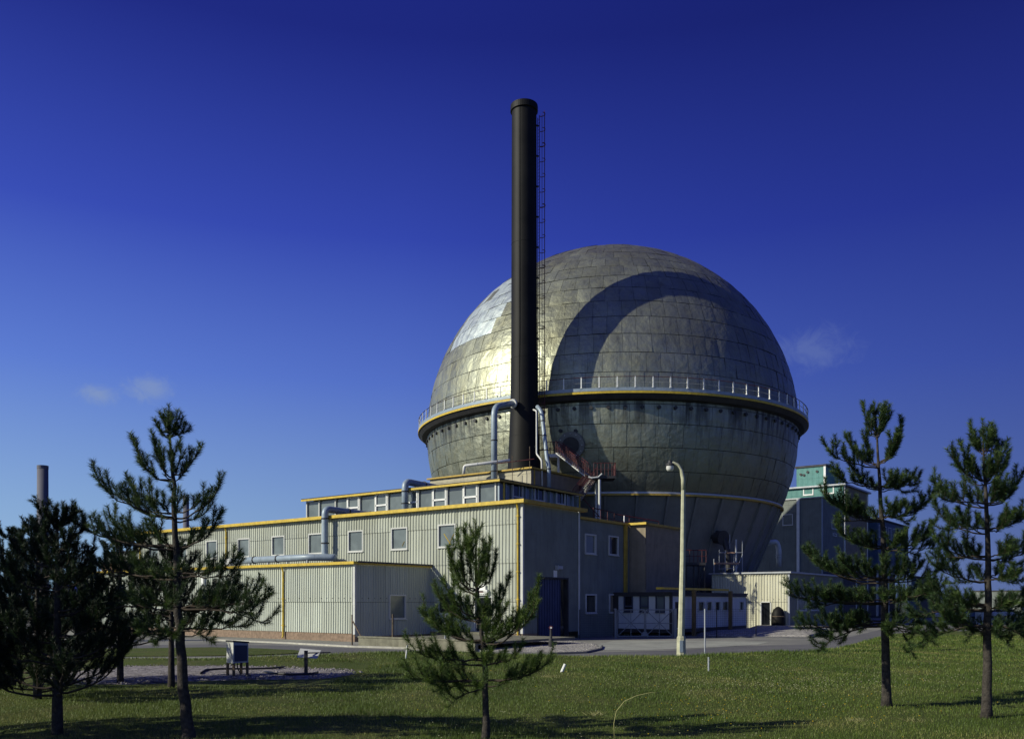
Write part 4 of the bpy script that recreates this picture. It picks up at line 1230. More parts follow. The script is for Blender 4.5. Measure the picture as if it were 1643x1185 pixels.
# scaffold on the shed roof
sf = thing('scaffold', at(1175, 915, 83), 'small open tube scaffold with planks on shed roof', 'scaffold')
Ysf = 83.
S2 = lambda px, py, dy=0: at(px, py, Ysf + dy)
for (px, y0, y1, dy, r) in ((1145.5, 896, 920, 0, .04), (1154, 881, 914, 1.2, .03), (1163.5, 882, 919, 0, .04), (1181, 865, 919, 0, .09), (1177.5, 890, 919, 1, .05), (1191, 867, 918, .6, .03), (1171, 857, 880, 1.2, .03)):
    b = MB(); b.tube([S2(px, y1, dy), S2(px, y0, dy)], r, 6); b.build('tube', M['galv'], sf)
b = MB(); b.tube([S2(1155, 886, .5), S2(1192, 886, .6)], .04, 6); b.tube([S2(1182, 912), S2(1191, 890, .6)], .03, 6); b.tube([S2(1153, 912), S2(1182, 911)], .03, 6); b.build('ledger', M['galv'], sf)
b = MB()
p = S2(1147, 903); q = S2(1185, 902); b.box(p.x, q.x, Ysf - .3, Ysf + .5, p.z - .1, p.z + .06); p = S2(1167, 887); q = S2(1179, 886); b.box(p.x, q.x, Ysf - .2, Ysf + .4, p.z - .02, p.z + .1); b.build('plank', M['tan'], sf)

# ------------------------------------------------------------------ tall buildings at right
def block(name, label, corner_px, Y, top_py, left_px, right_px, m_left, m_right, z0=0, edge=None, roofh=.3, over=.2):
    c = at(corner_px, top_py, Y) - C0; cu_, cv_ = c.dot(UD), c.dot(VD)
    vl = onu(cu_, left_px, 0)[0]; ur = onv(cv_, right_px, 0)[0]; zt2 = EZ + (HY - top_py) / F * Y
    t = thing(name, W((cu_ + ur) / 2, (cv_ + vl) / 2, z0), label, 'building')
    b = MB(); flat_wall(b, 'u', cu_, cv_, vl, z0, zt2); b.build('wall', m_left, t)
    b = MB(); flat_wall(b, 'v', cv_, cu_, ur, z0, zt2); b.build('wall', m_right, t)
    b = MB(); b.ubox(cu_ - over, ur + over, cv_ - over, vl + over, zt2, zt2 + roofh); b.build('roof', edge or M['roof'], t)
    b = MB(); b.ubox(ur - .2, ur - .02, cv_ + .05, vl, z0, zt2 - .01); b.ubox(cu_ + .1, ur - .2, vl - .2, vl, z0, zt2 - .01); b.build('wall', m_right, t)
    return t, cu_, cv_, vl, ur, zt2
t, cu_, cv_, vl, ur, zt2 = block('grey_tower_block', 'tall shaded grey block with white downpipe right of the sphere', 1319, 125, 798, 1215, 1353, M['panel'], M['panel'], edge=M['galv'], roofh=.18)
a0, a1 = onu(cu_, 1272, 0)[0], onu(cu_, 1256, 0)[0]
window(t, 'u', cu_, a0, a1, EZ + (HY - 845) / F * 131, EZ + (HY - 828) / F * 131, gl='glass_dark', fr=.12)
b = MB(); a0 = onu(cu_, 1281, 0)[0]; b.ubox(cu_ - .2, cu_ - .03, a0 - .2, a0 + .2, 0, zt2); b.build('downpipe', M['white'], t)
b = MB(); b.ubox(cu_ - .05, cu_ + .2, cv_ - .06, cv_ + .1, 0, zt2); b.build('corner_strip', M['duct'], t)
for (p0, p1, y0, y1) in ((1334, 1343, 847, 834), (1336, 1342, 858, 854)):
    a0, a1 = onv(cv_, p0, 0)[0], onv(cv_, p1, 0)[0]
    window(t, 'v', cv_, a0, a1, EZ + (HY - y0) / F * 128, EZ + (HY - y1) / F * 128, gl='glass_dark', fr=.12)
pipe_run('wall_duct', 'white hooked vent pipe between the sphere skirt and shaded block', 'pipe', [at(1232, 871, 118), at(1246, 868, 118), at(1249.5, 880, 118), at(1249.5, 908, 118)], .35, M['duct_white'], [(2, .35), (2, .5)], 1.2)
t, cu_, cv_, vl, ur, zt2 = block('teal_office_block', 'teal-panelled upper block with a brown end under a thin roof', 1353, 140, 778, 1256, 1392, M['teal'], M['panel_brown'], roofh=.25, over=.5, edge=M['galv'])
for (p0, p1) in ((1289, 1305), (1321, 1338)):
    a1, a0 = onu(cu_, p0, 0)[0], onu(cu_, p1, 0)[0]
    window(t, 'u', cu_, a0, a1, EZ + (HY - 797) / F * 146, EZ + (HY - 784) / F * 146, m='white', gl='glass', fr=.18)
for px in (1354, 1391):
    a0 = onv(cv_, px, 0)[0]; b = MB(); b.ubox(a0 - .15, a0 + .15, cv_ - .2, cv_ - .03, 0, zt2); b.build('downpipe', M['white'], t)
t, cu_, cv_, vl, ur, zt2 = block('teal_penthouse', 'small teal rooftop box with a white corner strip', 1324, 146, 747, 1278, 1345, M['teal'], M['teal'], z0=20, roofh=.3)
b = MB(); b.ubox(cu_ - .1, cu_ + .1, cv_ - .1, cv_ + .25, 20, zt2); b.build('corner_strip', M['white'], t)
b = MB()
for (px, py) in ((1285, 761), (1290, 762), (1296, 757), (1311, 756)):
    v_, z_ = onu(cu_, px, py); b.tube([W(cu_ - .15, v_, z_), W(cu_, v_, z_)], .22, 8)
b.build('vent', M['blackish'], t)
t, cu_, cv_, vl, ur, zt2 = block('blue_panel_building', 'blue-panelled building with white posts behind the right pines', 1408, 150, 833, 1385, 1457, M['bluepanel'], M['bluepanel'], z0=7.8, roofh=.3)
for k in range(7):
    a0 = cu_ + (ur - cu_) * (k + .25) / 7
    window(t, 'v', cv_, a0, a0 + .09 * (ur - cu_), 13.5, 15.6, m='galv', gl='glass_dark', fr=.15)
for k in range(4):
    a0 = cu_ + (ur - cu_) * k / 3.0; b = MB(); b.ubox(a0 - .18, a0 + .18, cv_ - .1, cv_ + .2, 0, 7.8); b.build('post', M['trim'], t)
b = MB(); b.ubox(cu_ + 2, ur, cv_ + 3, vl, 0, 7.78); b.build('undercroft', M['blackish'], t)
t, cu_, cv_, vl, ur, zt2 = block('dark_link_block', 'low dark link building with white posts between shed and blue building', 1354, 118, 905, 1350, 1395, M['blackish'], M['blackish'], roofh=.25, edge=M['galv'])
for px in (1373, 1391):
    a0 = onv(cv_, px, 0)[0]; b = MB(); b.ubox(a0 - .12, a0 + .12, cv_ - .15, cv_ - .03, 0, zt2); b.build('post', M['trim'], t)
block('far_dark_building', 'low dark flat building far behind the right pines', 1470, 170, 926, 1455, 1505, M['bluepanel'], M['blackish'])
block('far_low_building', 'pale low flat building at the far right edge', 1640, 230, 948, 1560, 1760, M['panel'], M['panel'])
p = fx(1572, 95); b = MB(); b.lathe(p, [(.45, 0), (.45, 1.5), (.5, 1.55), (0, 1.6)], 16); tag(b.build('bollard', M['duct'], None), 'stubby blue-grey bollard beside the far road', 'bollard')


def car(x, y, label, body, rot):
    t = thing('parked_car', (x, y, 0), label, 'car', 'cars parked far beyond the right pines')
    def T(px_, py_, pz_): return Vector((x + px_ * math.cos(rot) - py_ * math.sin(rot), y + px_ * math.sin(rot) + py_ * math.cos(rot), pz_))
    b = MB(); prof = [(-2.05, .35), (-2.1, .75), (-1.9, .9), (-1.0, .95), (-.6, 1.38), (.9, 1.40), (1.5, .98), (2.05, .85), (2.1, .4)]
    for s0, s1, zf in ((-.8, .8, 1),):
        L = [T(a, s0, z) for a, z in prof]; Rr = [T(a, s1, z) for a, z in prof]
        b.face(L); b.face(Rr[::-1])
        for i in range(len(prof)): j = (i + 1) % len(prof); b.face([L[i], Rr[i], Rr[j], L[j]])
    b.build('body', body, t)
    for s in (-.815, .8):
        b = MB(); b.hexa([T(-.85, s, .98), T(1.25, s, .98), T(1.25, s + .015, .98), T(-.85, s + .015, .98), T(-.5, s, 1.32), T(.85, s, 1.32), T(.85, s + .015, 1.32), T(-.5, s + .015, 1.32)]); b.build('window', M['glass_dark'], t)
    for a in (-1.3, 1.3):
        for s in (-.8, .62):
            b = MB(); b.tube([T(a, s - .02, .32), T(a, s + .2, .32)], .32, 14); b.build('wheel', M['rubber'], t)
for (px, Y, lab, m, r) in ((1528, 120, 'pale car nearest the gap between the right pines', 'white', .2), (1556, 124, 'dark blue car parked behind the rightmost pine trunk', 'bluepanel', .2), (1608, 130, 'silver car at the far right edge', 'galv', .15)):
    car((px - CXP) / F * Y, Y, lab, M[m], r)

# ------------------------------------------------------------------ far left things
def far_stack(px, top, r_px, Y, lab):
    x = (px - CXP) / F * Y; h = EZ + (HY - top) / F * Y; r = r_px / F * Y
    t = thing('far_chimney', (x, Y, 0), lab, 'chimney')
    b = MB(); b.lathe((x, Y, 0), [(r * 1.12, 0), (r, h), (r * .8, h), (r * .8, h - 2)], 28); b.build('shaft', M['stackfar'], t, True)
    b = MB(); b.lathe((x, Y, h), [(r, -1.2), (r * 1.04, -1.2), (r * 1.04, .05), (r * .9, .05)], 28); b.build('rim', M['stackfar'], t)
far_stack(68.5, 747, 8.2, 320, 'tall distant grey chimney above the dark pines at far left')
far_stack(298.5, 797, 4.6, 330, 'slim distant grey chimney just behind the hall roof')
t, *_ = block('tan_brick_building', 'small tan brick building with grey roof behind the left pines', 192, 170, 902, 163, 230, M['tan'], M['tan'])
t, *_ = block('grey_tank_house', 'grey boxy structure above the tan building', 225, 200, 884, 170, 260, M['panel'], M['panel'], z0=2)
# blue-green container
c_ = fx(225, 70); t = thing('storage_container', c_, 'blue-green container behind the left pines by hall end', 'container')
x0, x1 = (95 - CXP) / F * 76, (262 - CXP) / F * 76
z1_ = EZ + (HY - 951) / F * 76
b = MB(); b.box(x0, x1, 76, 78.5, .15, z1_)
for k in range(int((x1 - x0) / .3)): b.box(x0 + k * .3, x0 + k * .3 + .15, 75.95, 76, .25, z1_ - .1)
b.build('body', mat('container_paint', (.07, .13, .15), .6, var=.2, streak=.4), t)
b = MB(); b.box(x0 - .05, x1 + .05, 75.9, 78.6, z1_, z1_ + .1); b.build('roof', M['duct'], t)
b = MB(); b.box(x1, x1 + .04, 76.1, 77.2, .3, z1_ - .1); b.box(x1, x1 + .04, 77.25, 78.4, .3, z1_ - .1); b.build('door', M['duct'], t)
pipe_run('pipe_bridge', 'thin blue-grey overhead pipe loop at the left horizon', 'pipe', [at(95, 975, 150), at(96, 894, 150), at(131, 894, 150), at(152, 912, 150), at(152, 975, 150)], .16, M['duct'], (), 1.5, 8)
t = thing('blue_skip', fx(118, 110), 'bright blue skip half hidden by the dark pines', 'skip')
b = MB(); p = at(112, 948, 110); q = at(126, 938, 110); b.hexa([(p.x + .2, 109, 0), (q.x - .2, 109, 0), (q.x - .2, 112, 0), (p.x + .2, 112, 0), (p.x - .5, 109, 4.6), (q.x + .5, 109, 4.6), (q.x + .5, 112, 4.6), (p.x - .5, 112, 4.6)]); b.build('body', mat('bright_blue_paint', (.02, .04, .35), .5), t)
b = MB(); b.box(p.x - .6, q.x + .6, 108.9, 112.1, 4.6, 4.75); b.build('rim', M['duct'], t)
# low far hedge / hills on the horizon
def ridge(name, y, x0, x1, h, m, seed):
    r = random.Random(seed); b = MB(); n = 90; top = []; hh = h
    for k in range(n + 1):
        hh = h * (.6 + .4 * math.sin(k * .13 + seed) + .12 * r.random()); top.append(hh)
    for k in range(n):
        xa, xb = x0 + (x1 - x0) * k / n, x0 + (x1 - x0) * (k + 1) / n
        b.face([(xa, y, 0), (xb, y, 0), (xb, y + h * 6, top[k + 1]), (xa, y + h * 6, top[k])])
        b.face([(xa, y + h * 6, top[k]), (xb, y + h * 6, top[k + 1]), (xb, y + h * 14, 0), (xa, y + h * 14, 0)])
    return kind(b.build(name, m), 'structure')
ridge('hills', 2600, -3600, 3600, 26, mat('far_hill_green', (.045, .065, .05), .95, scale=.01), 2)


# ------------------------------------------------------------------ pines
def bez(p0, p1, p2, t): return p0 * (1 - t) ** 2 + p1 * (2 * t * (1 - t)) + p2 * t * t


class Pine:
    def __init__(s, seed):
        s.r = random.Random(seed); s.nr = np.random.RandomState(seed)
        s.V = []; s.RV = []; s.wood = MB()
    def shoot(s, a, b, rad=.085, dens=480, nl=.085, val=None):
        """bottle brush of needles round the segment a-b"""
        a, b = np.array(a), np.array(b); L = np.linalg.norm(b - a)
        n = int(dens * L) + 14
        d = (b - a) / (L + 1e-9)
        ref = np.array([0, 0, 1.]) if abs(d[2]) < .9 else np.array([1., 0, 0])
        x = np.cross(d, ref); x /= np.linalg.norm(x); y = np.cross(d, x)
        t = s.nr.rand(n) ** .9; ang = s.nr.rand(n) * 2 * np.pi
        base = a + (b - a) * t[:, None]
        rad_v = x * np.cos(ang)[:, None] + y * np.sin(ang)[:, None]
        fwd = s.nr.uniform(.55, 1.15, n)[:, None]
        dirv = rad_v + d * fwd + s.nr.normal(0, .12, (n, 3)); dirv[:, 2] += .12
        dirv /= np.linalg.norm(dirv, axis=1)[:, None]
        ln = nl * s.nr.uniform(.75, 1.2, n)[:, None]
        tip = base + dirv * ln
        side = np.cross(dirv, s.nr.normal(0, 1, (n, 3))); side /= np.linalg.norm(side, axis=1)[:, None] + 1e-9
        w = s.w
        tri = np.stack([base - side * w, base + side * w, tip + side * w * .35], 1)
        s.V.append(tri.reshape(-1, 3))
        v0 = s.r.random() * .65 if val is None else val
        rv = np.clip(v0 + s.nr.normal(0, .12, n) + .22 * (t > .8), 0, 1)
        s.RV.append(np.repeat(rv, 3))
    def branch(s, p0, p2, up=.35, thick=.02, side_n=None, inner=.3, sag=.0):
        """branch leaving the trunk flat, tip turned up, forked side shoots"""
        p0, p2 = Vector(p0), Vector(p2); h = p2 - p0; L = h.length
        hl = Vector((h.x, h.y, 0))
        p1 = p0 + hl * .66 + Vector((0, 0, h.z * .02 - sag * L))
        N = 9; pts = [bez(p0, p1, p2, k / N) + Vector((s.r.gauss(0, .012), s.r.gauss(0, .012), s.r.gauss(0, .012))) * (1 if 0 < k < N else 0) for k in range(N + 1)]
        s.wood.tube(pts, [max(.006, thick * (1 - .75 * k / N)) for k in range(N + 1)], 5, False)
        # tip needles
        k0 = N - max(2, int(N * min(.75, .45 / L)))
        for k in range(k0, N): s.shoot(pts[k], pts[k + 1], nl=s.nl)
        end = pts[-1] + (pts[-1] - pts[-2]).normalized() * .10 + Vector((0, 0, .05)); s.shoot(pts[-1], end, val=.75, nl=s.nl)
        # side shoots
        n = side_n if side_n is not None else max(3, int(L / s.gap))
        for i in range(n):
            t = inner + (1 - inner) * (i + s.r.random() * .6) / n
            k = min(N - 1, int(t * N)); q = pts[k].lerp(pts[k + 1], t * N - k)
            d = (pts[k + 1] - pts[k]).normalized(); sd = d.cross(Vector((0, 0, 1)))
            if sd.length < .05: sd = Vector((1, 0, 0))
            sd.normalize(); sgn = 1 if i % 2 else -1
            ln = s.r.uniform(.18, .40) * (1.15 - .25 * t) * min(1.25, .55 + L * .5) * s.ls
            dr = (d * s.r.uniform(.5, .9) + sd * sgn * s.r.uniform(.2, .8) + Vector((0, 0, s.r.uniform(.25, 1.15)))).normalized()
            mid = q + dr * ln * .55; e = mid + (dr + Vector((0, 0, .75))).normalized() * ln * .6
            s.wood.tube([q, mid, e], [.008, .006, .004], 4, False)
            s.shoot(q.lerp(mid, .25), mid, nl=s.nl); s.shoot(mid, e, nl=s.nl)
            if s.r.random() < .55 and ln > .18:
                d2 = (dr + sd * s.r.uniform(-.8, .8)).normalized(); e2 = mid + d2 * ln * .5
                s.shoot(mid, e2, nl=s.nl)
    def finish(s, name, base, label, trunk_pts, trunk_r, group, needle='needle'):
        t = thing(name, base, label, 'pine tree', group)
        b = MB(); b.tube(trunk_pts, trunk_r, 12, True)
        tr = b.build('trunk', M['bark'], t, True)
        s.wood.build('branches', M['twig'], t, True)
        V = np.concatenate(s.V).astype(np.float32) - np.array(base, dtype=np.float32); RV = np.concatenate(s.RV).astype(np.float32)
        n = len(V); me = bpy.data.meshes.new('crown')
        me.vertices.add(n); me.vertices.foreach_set('co', V.ravel())
        me.loops.add(n); me.loops.foreach_set('vertex_index', np.arange(n, dtype=np.int32))
        me.polygons.add(n // 3); me.polygons.foreach_set('loop_start', np.arange(0, n, 3, dtype=np.int32))
        me.polygons.foreach_set('loop_total', np.full(n // 3, 3, dtype=np.int32))
        me.update(); set_attr(me, 'rv', RV); me.materials.append(M[needle])
        o = bpy.data.objects.new('crown', me); sc.collection.objects.link(o); o.parent = t
        return t


def pine_from_px(seed, Y, trunk, r0, whorls, label, extra=2, spread=.55, needle='needle', nl=.10, gap=.125, w=.0028, ls=1.0, dens_top=True):
    p = Pine(seed); p.nl = nl; p.gap = gap; p.w = w; p.ls = ls
    tp = [at(x, y, Y) for x, y in trunk]
    tp[0].z = hz(tp[0].x, tp[0].y) - .05 if tp[0].z < .4 else tp[0].z
    b0 = Vector((tp[0].x, tp[0].y, 0)); tp[0] = Vector((tp[0].x, tp[0].y, -.05))
    # smooth the trunk
    tpts = []; 
    for i in range(len(tp) - 1):
        for k in range(5): tpts.append(tp[i].lerp(tp[i + 1], k / 5) + Vector((p.r.gauss(0, .008), p.r.gauss(0, .008), 0)))
    tpts.append(tp[-1]); n = len(tpts)
    H = tp[-1].z
    rs = [max(.008, r0 * (1 - pt.z / H) ** .8 + .006 + (.03 * math.exp(-pt.z * 5))) for pt in tpts]
    for (wx, wy), tips in whorls:
        o = at(wx, wy, Y)
        lens = []
        for (tx, ty) in tips:
            dxp = abs(tx - wx) / F * Y
            dy = p.r.choice((-1, 1)) * p.r.uniform(.15, spread) * (dxp + .15)
            # keep the seen place while the tip moves in depth
            q = at(tx, ty, Y + dy); lens.append((q - o).length)
            p.branch(o + Vector((0, 0, p.r.uniform(-.08, .08))), q, thick=.010 + .008 * lens[-1])
        mean = sum(lens) / len(lens); rise = sum((wy - ty) / F * Y for tx, ty in tips) / len(tips)
        for k in range(extra):
            a = (1 if k % 2 else -1) * (math.pi / 2 + p.r.uniform(-.45, .45)); l = mean * p.r.uniform(.5, .8)
            q = o + Vector((math.cos(a) * l, math.sin(a) * l, rise * p.r.uniform(.6, 1.0)))
            p.branch(o, q, thick=.012)
    # leader
    top = tp[-1]; end = top + Vector((p.r.gauss(0, .01), p.r.gauss(0, .01), .20))
    p.shoot(tpts[-3], top, nl=nl * .9); p.shoot(top, end, val=.7, nl=nl * .8)
    p.wood.tube([top, end], [.008, .004], 4, False)
    for k in range(5):
        a = k * 1.26 + p.r.random(); o = top - Vector((0, 0, p.r.uniform(.12, .2))); ln = p.r.uniform(.18, .30)
        q = o + Vector((math.cos(a) * ln * .42, math.sin(a) * ln * .42, ln * .85)); p.wood.tube([o, q], [.007, .004], 4, False); p.shoot(o.lerp(q, .2), q, nl=nl * .8)
    return p.finish('pine_tree', b0, label, tpts, rs, 'young pines on the lawn', needle)


def pine_auto(seed, base, H, crown0, rad, label, needle='needle_shaded', lean=0, nl=.09, w=.004, gap=.15, step=.42, per=6, rise=.45, ls=1.15, r0=.09):
    p = Pine(seed); p.nl = nl; p.gap = gap; p.w = w; p.ls = ls
    b0 = Vector(base); tpts = [b0 + Vector((lean * (k / 12) ** 1.3, 0, H * k / 12 - .05)) for k in range(13)]
    rs = [max(.01, r0 * (1 - k / 12.5) + .01) for k in range(13)]
    z = crown0
    while z < H - .2:
        f = 1 - (z - crown0) / (H - crown0); o = b0 + Vector((lean * (z / H) ** 1.3, 0, z))
        for k in range(per):
            a = k * 2 * math.pi / per + p.r.uniform(-.35, .35) + z * 2; l = rad * (f ** .95) * p.r.uniform(.7, 1.12) + .12
            p.branch(o + Vector((0, 0, p.r.uniform(-.1, .1))), o + Vector((math.cos(a) * l, math.sin(a) * l, l * rise * p.r.uniform(.5, 1.3) + .1)), thick=.012 + .008 * l)
        z += step * p.r.uniform(.85, 1.15)
    for k in range(5):
        a = k * 1.26; o = tpts[-2]; p.shoot(o, o + Vector((math.cos(a) * .12, math.sin(a) * .12, .3)), nl=nl)
    p.shoot(tpts[-2], tpts[-1], nl=nl)
    return p.finish('pine_tree', b0, label, tpts, rs, 'young pines on the lawn', needle)


pine_from_px(11, 14.7, [(305, 1196), (292, 1080), (285, 960), (281, 830), (276, 745), (270, 668)], .095, [
    ((273, 700), [(262, 668), (283, 672), (293, 690), (258, 690)]),
    ((277, 767), [(213, 708), (228, 745), (317, 724), (299, 745), (245, 704), (290, 715), (256, 720)]),
    ((280, 830), [(158, 774), (190, 790), (210, 778), (355, 772), (338, 812), (235, 785), (330, 795), (215, 815), (262, 800)]),
    ((281, 880), [(120, 838), (150, 850), (180, 838), (352, 830), (310, 860), (240, 850), (205, 865), (330, 845)]),
    ((283, 925), [(150, 905), (190, 915), (378, 898), (345, 915), (220, 900), (375, 925), (250, 925)]),
    ((287, 975), [(428, 960), (405, 950), (380, 935), (425, 1000), (200, 960), (150, 985), (340, 960), (400, 985), (360, 1000), (240, 960)]),
    ((289, 1012), [(395, 1005), (340, 1030), (230, 1015), (180, 1010), (250, 1030), (215, 1035)]),
], 'leaning pine in front of the left end of the hall', extra=1, w=.0034, gap=.165)
pine_from_px(12, 14.9, [(780, 1196), (779, 1100), (776, 1055), (770, 990), (765, 940), (763, 852)], .055, [
    ((764, 900), [(747, 852), (778, 878), (752, 872)]),
    ((764, 948), [(720, 888), (734, 868), (795, 902), (786, 878), (750, 880), (738, 912), (775, 900), (727, 925)]),
    ((771, 995), [(699, 950), (715, 938), (813, 935), (800, 958), (740, 962), (722, 985), (812, 975), (755, 970)]),
    ((775, 1030), [(682, 985), (692, 1003), (860, 955), (835, 985), (740, 1010), (860, 975), (715, 1010), (815, 1010), (795, 1000)]),
    ((776, 1063), [(662, 1045), (690, 1052), (835, 1042), (720, 1065), (805, 1058), (755, 1045), (790, 1040)]),
    ((778, 1098), [(660, 1088), (882, 1060), (855, 1078), (720, 1133), (700, 1108), (822, 1085), (765, 1108), (735, 1100), (690, 1095)]),
], 'small bright green pine in front of the hall corner', extra=1, w=.0032, spread=.5, needle='needle_light', gap=.14)
pine_from_px(13, 19.2, [(1423, 1141), (1420, 1010), (1418, 900), (1412, 770), (1403, 658)], .095, [
    ((1405, 700), [(1386, 655), (1419, 655), (1395, 672)]),
    ((1411, 745), [(1333, 728), (1358, 702), (1390, 692), (1447, 684), (1440, 705), (1375, 725), (1430, 720)]),
    ((1413, 785), [(1340, 762), (1365, 745), (1462, 765), (1450, 790), (1472, 776), (1380, 770), (1435, 765)]),
    ((1415, 832), [(1325, 797), (1350, 815), (1480, 815), (1496, 795), (1455, 840), (1375, 810), (1440, 815), (1345, 838)]),
    ((1417, 880), [(1345, 850), (1370, 870), (1490, 860), (1500, 838), (1470, 890), (1390, 860), (1505, 880), (1440, 865)]),
    ((1418, 930), [(1294, 888), (1330, 910), (1350, 900), (1500, 920), (1462, 925), (1388, 900), (1480, 905), (1310, 905)]),
    ((1419, 967), [(1268, 955), (1300, 975), (1345, 958), (1482, 960), (1512, 940), (1380, 960), (1320, 960), (1450, 955)]),
    ((1420, 1000), [(1283, 1008), (1315, 1043), (1350, 1030), (1466, 1052), (1500, 1032), (1465, 1010), (1440, 980), (1375, 1000), (1330, 1015)]),
], 'tall open pine on the right, left of the pair', extra=3, w=.004, gap=.14)
pine_from_px(14, 17.3, [(1583, 1161), (1585, 1000), (1586, 890), (1580, 770), (1577, 688)], .09, [
    ((1580, 725), [(1558, 692), (1598, 700), (1605, 716), (1565, 705), (1590, 690)]),
    ((1583, 772), [(1525, 730), (1545, 722), (1618, 732), (1601, 722), (1560, 742), (1590, 735), (1540, 755)]),
    ((1585, 808), [(1500, 777), (1512, 800), (1636, 766), (1622, 792), (1545, 785), (1600, 775)]),
    ((1586, 850), [(1500, 815), (1520, 850), (1643, 830), (1655, 810), (1540, 825), (1615, 835)]),
    ((1586, 892), [(1505, 870), (1530, 900), (1655, 878), (1632, 905), (1550, 870), (1500, 895)]),
    ((1586, 930), [(1500, 908), (1530, 935), (1650, 930), (1612, 900), (1625, 935)]),
    ((1586, 975), [(1480, 952), (1510, 975), (1470, 990), (1495, 945), (1520, 1000), (1655, 960), (1640, 985), (1540, 960), (1615, 965), (1560, 955)]),
    ((1585, 1008), [(1550, 1028), (1500, 1022), (1655, 1030), (1640, 1010), (1620, 1035), (1535, 1000), (1665, 1045), (1480, 1035), (1515, 990), (1600, 1015)]),
], 'broad dark pine at the right edge of the photograph', extra=3, w=.0038)
dk = [
    (21, gnd(92, 1190), 4.0, .9, 1.35, 'nearest dense dark pine at the left edge of lawn', 0),
    (22, gnd(60, 1128), 4.3, .35, 1.75, 'dark bushy pine second from the left edge', 0),
    (23, Vector((-9.9, 14.6, 0)), 5.0, .45, 1.6, 'dark pine cut off by the left edge of the photograph', 0),
    (24, gnd(193, 1100), 4.4, 1.2, 1.9, 'round dark pine standing on far side of the leaning pine', 0),
    (25, gnd(275, 1108), 3.9, 1.5, 1.5, 'small dark pine right behind the leaning trunk', 0),
    (26, gnd(20, 1105), 4.5, .3, 2.0, 'dark pine farthest back among the left pines', 0),
]
for sd_, b0, H, c0_, rad, lab, ln in dk:
    pine_auto(sd_, (b0.x, b0.y, 0), H, c0_, rad, lab, lean=ln, step=.40, per=6, w=.0045)
# pines outside the frame to the left whose shadows fall over the lawn
for sd_, x, y, H in ((31, -12.5, 9.0, 6.0), (33, -14.5, 12.0, 6.2)):
    pine_auto(sd_, (x, y, 0), H, 1.0, 1.6, {31: 'tall pine out of view to the left, middle one', 32: 'pine out of view nearest the camera on the left', 33: 'tallest pine out of view at far left'}[sd_], step=.5, per=6, w=.007, gap=.2)


# ------------------------------------------------------------------ grass
def tri_obj(name, V, RV, m):
    n = len(V); me = bpy.data.meshes.new(name)
    me.vertices.add(n); me.vertices.foreach_set('co', V.astype(np.float32).ravel())
    me.loops.add(n); me.loops.foreach_set('vertex_index', np.arange(n, dtype=np.int32))
    me.polygons.add(n // 3); me.polygons.foreach_set('loop_start', np.arange(0, n, 3, dtype=np.int32))
    me.polygons.foreach_set('loop_total', np.full(n // 3, 3, dtype=np.int32))
    me.update()
    if RV is not None: set_attr(me, 'rv', RV.astype(np.float32))
    me.materials.append(m); o = bpy.data.objects.new(name, me); sc.collection.objects.link(o)
    return kind(o, 'stuff')


nr_ = np.random.RandomState(5)
def scatter(n, y0, y1, pw):
    Y = y0 + (y1 - y0) * nr_.rand(n) ** pw
    X = nr_.uniform(-.70, .70, n) * Y + nr_.uniform(-2, 2, n)
    far = np.interp(X, LX, LY)
    k = Y < far - .05
    return X[k], Y[k]
X, Y = scatter(430000, 11.5, 60, 1.9)
far = np.interp(X, LX, LY); e = far - Y
Z = .02 + np.clip(e / .8, 0, 1) * (.07 + .05 * np.sin(X * .31 + 1) * np.sin(Y * .27) + .025 * np.sin(X * 1.3 + Y * .7) * np.sin(Y * 1.1 - X * .4) + np.where(X < 12, .10 * np.exp(-((e - 2.2) / 2.0) ** 2), 0))
# cinder patch stays mostly bare
inp = (Y < 33.5) & (Y > 24.2) & (X < -5.2 + (Y - 24) * .0) & (X > -16)
keep = ~inp | (nr_.rand(len(X)) < .03)
X, Y, Z, e = X[keep], Y[keep], Z[keep], e[keep]
n = len(X)
lush = .5 + .5 * np.sin(X * .7 + 2 * np.sin(Y * .5)) * np.sin(Y * .9 + X * .2)
pn = np.zeros(n)
for _k in range(14):
    fq = nr_.uniform(.25, 2.6); an = nr_.rand() * 6.28; pn += np.sin(fq * (X * np.cos(an) + Y * np.sin(an)) + nr_.rand() * 6.28)
pn = pn / 2.6
hgt = (nr_.uniform(.02, .06, n) + .018 * lush + .014 * np.clip(pn, -1, 1.5) + np.where(e < 2.5, .05 * nr_.rand(n), 0)) * (1 + (Y - 14) * .012)
wd = .0028 + .00036 * (Y - 11)
a = nr_.rand(n) * 2 * np.pi
lx, ly = np.cos(a), np.sin(a); bend = nr_.uniform(.1, .7, n) * hgt
base = np.stack([X, Y, Z - .01], 1); sd2 = np.stack([-ly, lx, np.zeros(n)], 1) * wd[:, None]
tip = base + np.stack([lx * bend, ly * bend, hgt + .01], 1)
V = np.stack([base - sd2, base + sd2, tip], 1).reshape(-1, 3)
rvv = np.clip(.38 + .12 * lush - .20 * pn + nr_.normal(0, .20, n), 0, 1)
tri_obj('grass', V, np.repeat(rvv, 3), M['grass'])


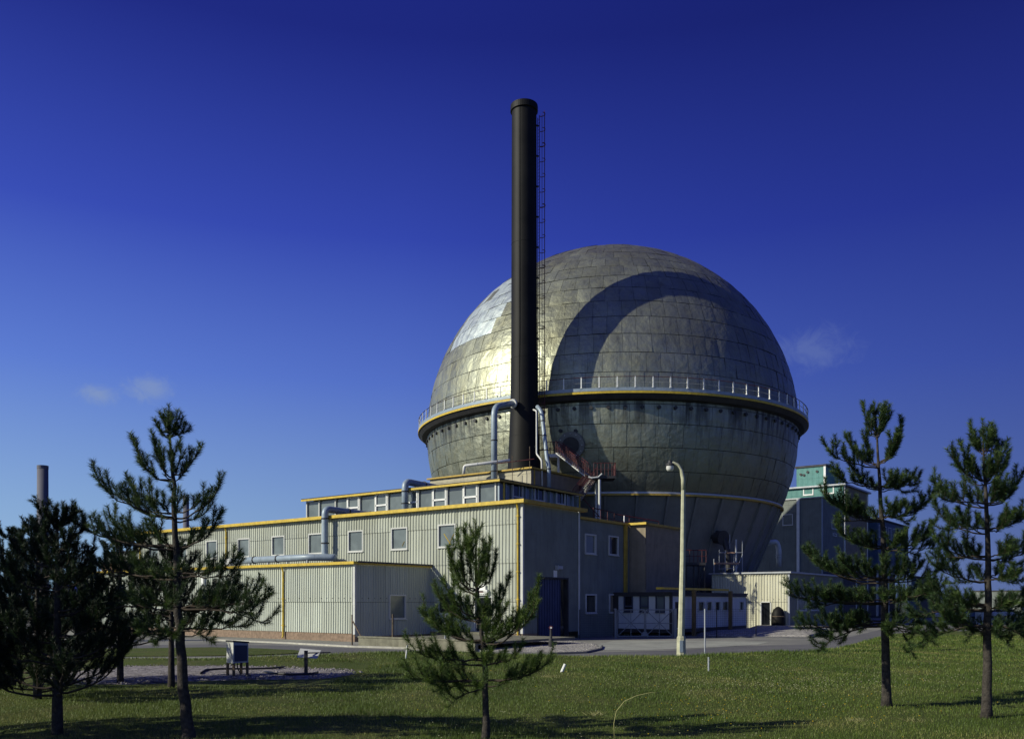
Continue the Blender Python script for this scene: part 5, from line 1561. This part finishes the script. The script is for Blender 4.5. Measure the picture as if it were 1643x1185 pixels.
def flowers(name, cx, cy, sx, sy, n, m, size):
    X = nr_.normal(cx, sx, n); Y = nr_.normal(cy, sy, n); k = (Y > 12) & (Y < np.interp(X, LX, LY) - .3); X, Y = X[k], Y[k]
    out = []
    for x, y in zip(X, Y):
        z = hz(x, y) + nr_.uniform(.05, .11); s = size * nr_.uniform(.7, 1.3)
        c = np.array([x, y, z])
        ring = [c + np.array([math.cos(q) * s, math.sin(q) * s, s * .35]) for q in (0, 1.57, 3.14, 4.71)]
        for i in range(4): out += [c - np.array([0, 0, s * .5]), ring[i], ring[(i + 1) % 4]]
        out += [ring[0], ring[1], ring[2], ring[0], ring[2], ring[3]]
    return tri_obj(name, np.array(out), None, m)


M['buttercup'] = mat('buttercup_yellow', (.75, .52, .02), .5)
M['clover'] = mat('clover_cream', (.50, .50, .30), .7)
flowers('buttercups', 5.2, 18.5, 2.0, 1.6, 130, M['buttercup'], .015)
flowers('buttercups', 7.5, 26, 7, 5, 130, M['buttercup'], .017)
flowers('clover_flowers', 6.8, 24, 2.6, 1.6, 420, M['clover'], .017)
flowers('clover_flowers', 12, 27, 5, 2.5, 380, M['clover'], .018)
flowers('clover_flowers', 1.5, 16.5, 2.0, 1.4, 180, M['clover'], .013)
flowers('clover_flowers', 0, 24, 9, 5, 160, M['clover'], .016)
# arching dry grass stem near the camera
pts = [at(x, y, 14.8) for x, y in ((986, 1176), (985, 1160), (989, 1140), (1002, 1124), (1022, 1115), (1045, 1110), (1060, 1111))]
pts[0].z = .05
o = MB().tube(pts, [.007, .007, .006, .006, .005, .004, .003], 5).build('dry_stem', M['kerb'], None, True)
o.data.materials[0] = mat('straw_stem', (.34, .33, .13), .7)
tag(o, 'single arching straw-coloured stem rising from the foreground grass', 'grass stem')
# straw tufts and scraps on the lawn
for (px, py, lab) in ((955, 1150, 0), (1377, 1163, 0), (1465, 1165, 0), (880, 1092, 0)):
    p = gnd(px, py); p.z = hz(p.x, p.y); b = MB()
    for k in range(60):
        a_ = rnd.random() * 6.28; l = rnd.uniform(.05, .22); q = p + Vector((rnd.gauss(0, .12), rnd.gauss(0, .1), 0))
        b.face([q, q + Vector((.012, 0, 0)), q + Vector((math.cos(a_) * l, math.sin(a_) * l, rnd.uniform(.03, .1)))])
    tag(b.build('straw_tuft', bpy.data.materials['straw_stem']), {955: 'dry straw tuft below the arching stem', 1377: 'dry straw tuft left of the tall open pine foot', 1465: 'dry straw tuft between the two right pine trunks', 880: 'dry straw tuft near the leaning white peg'}[px], 'dry grass')
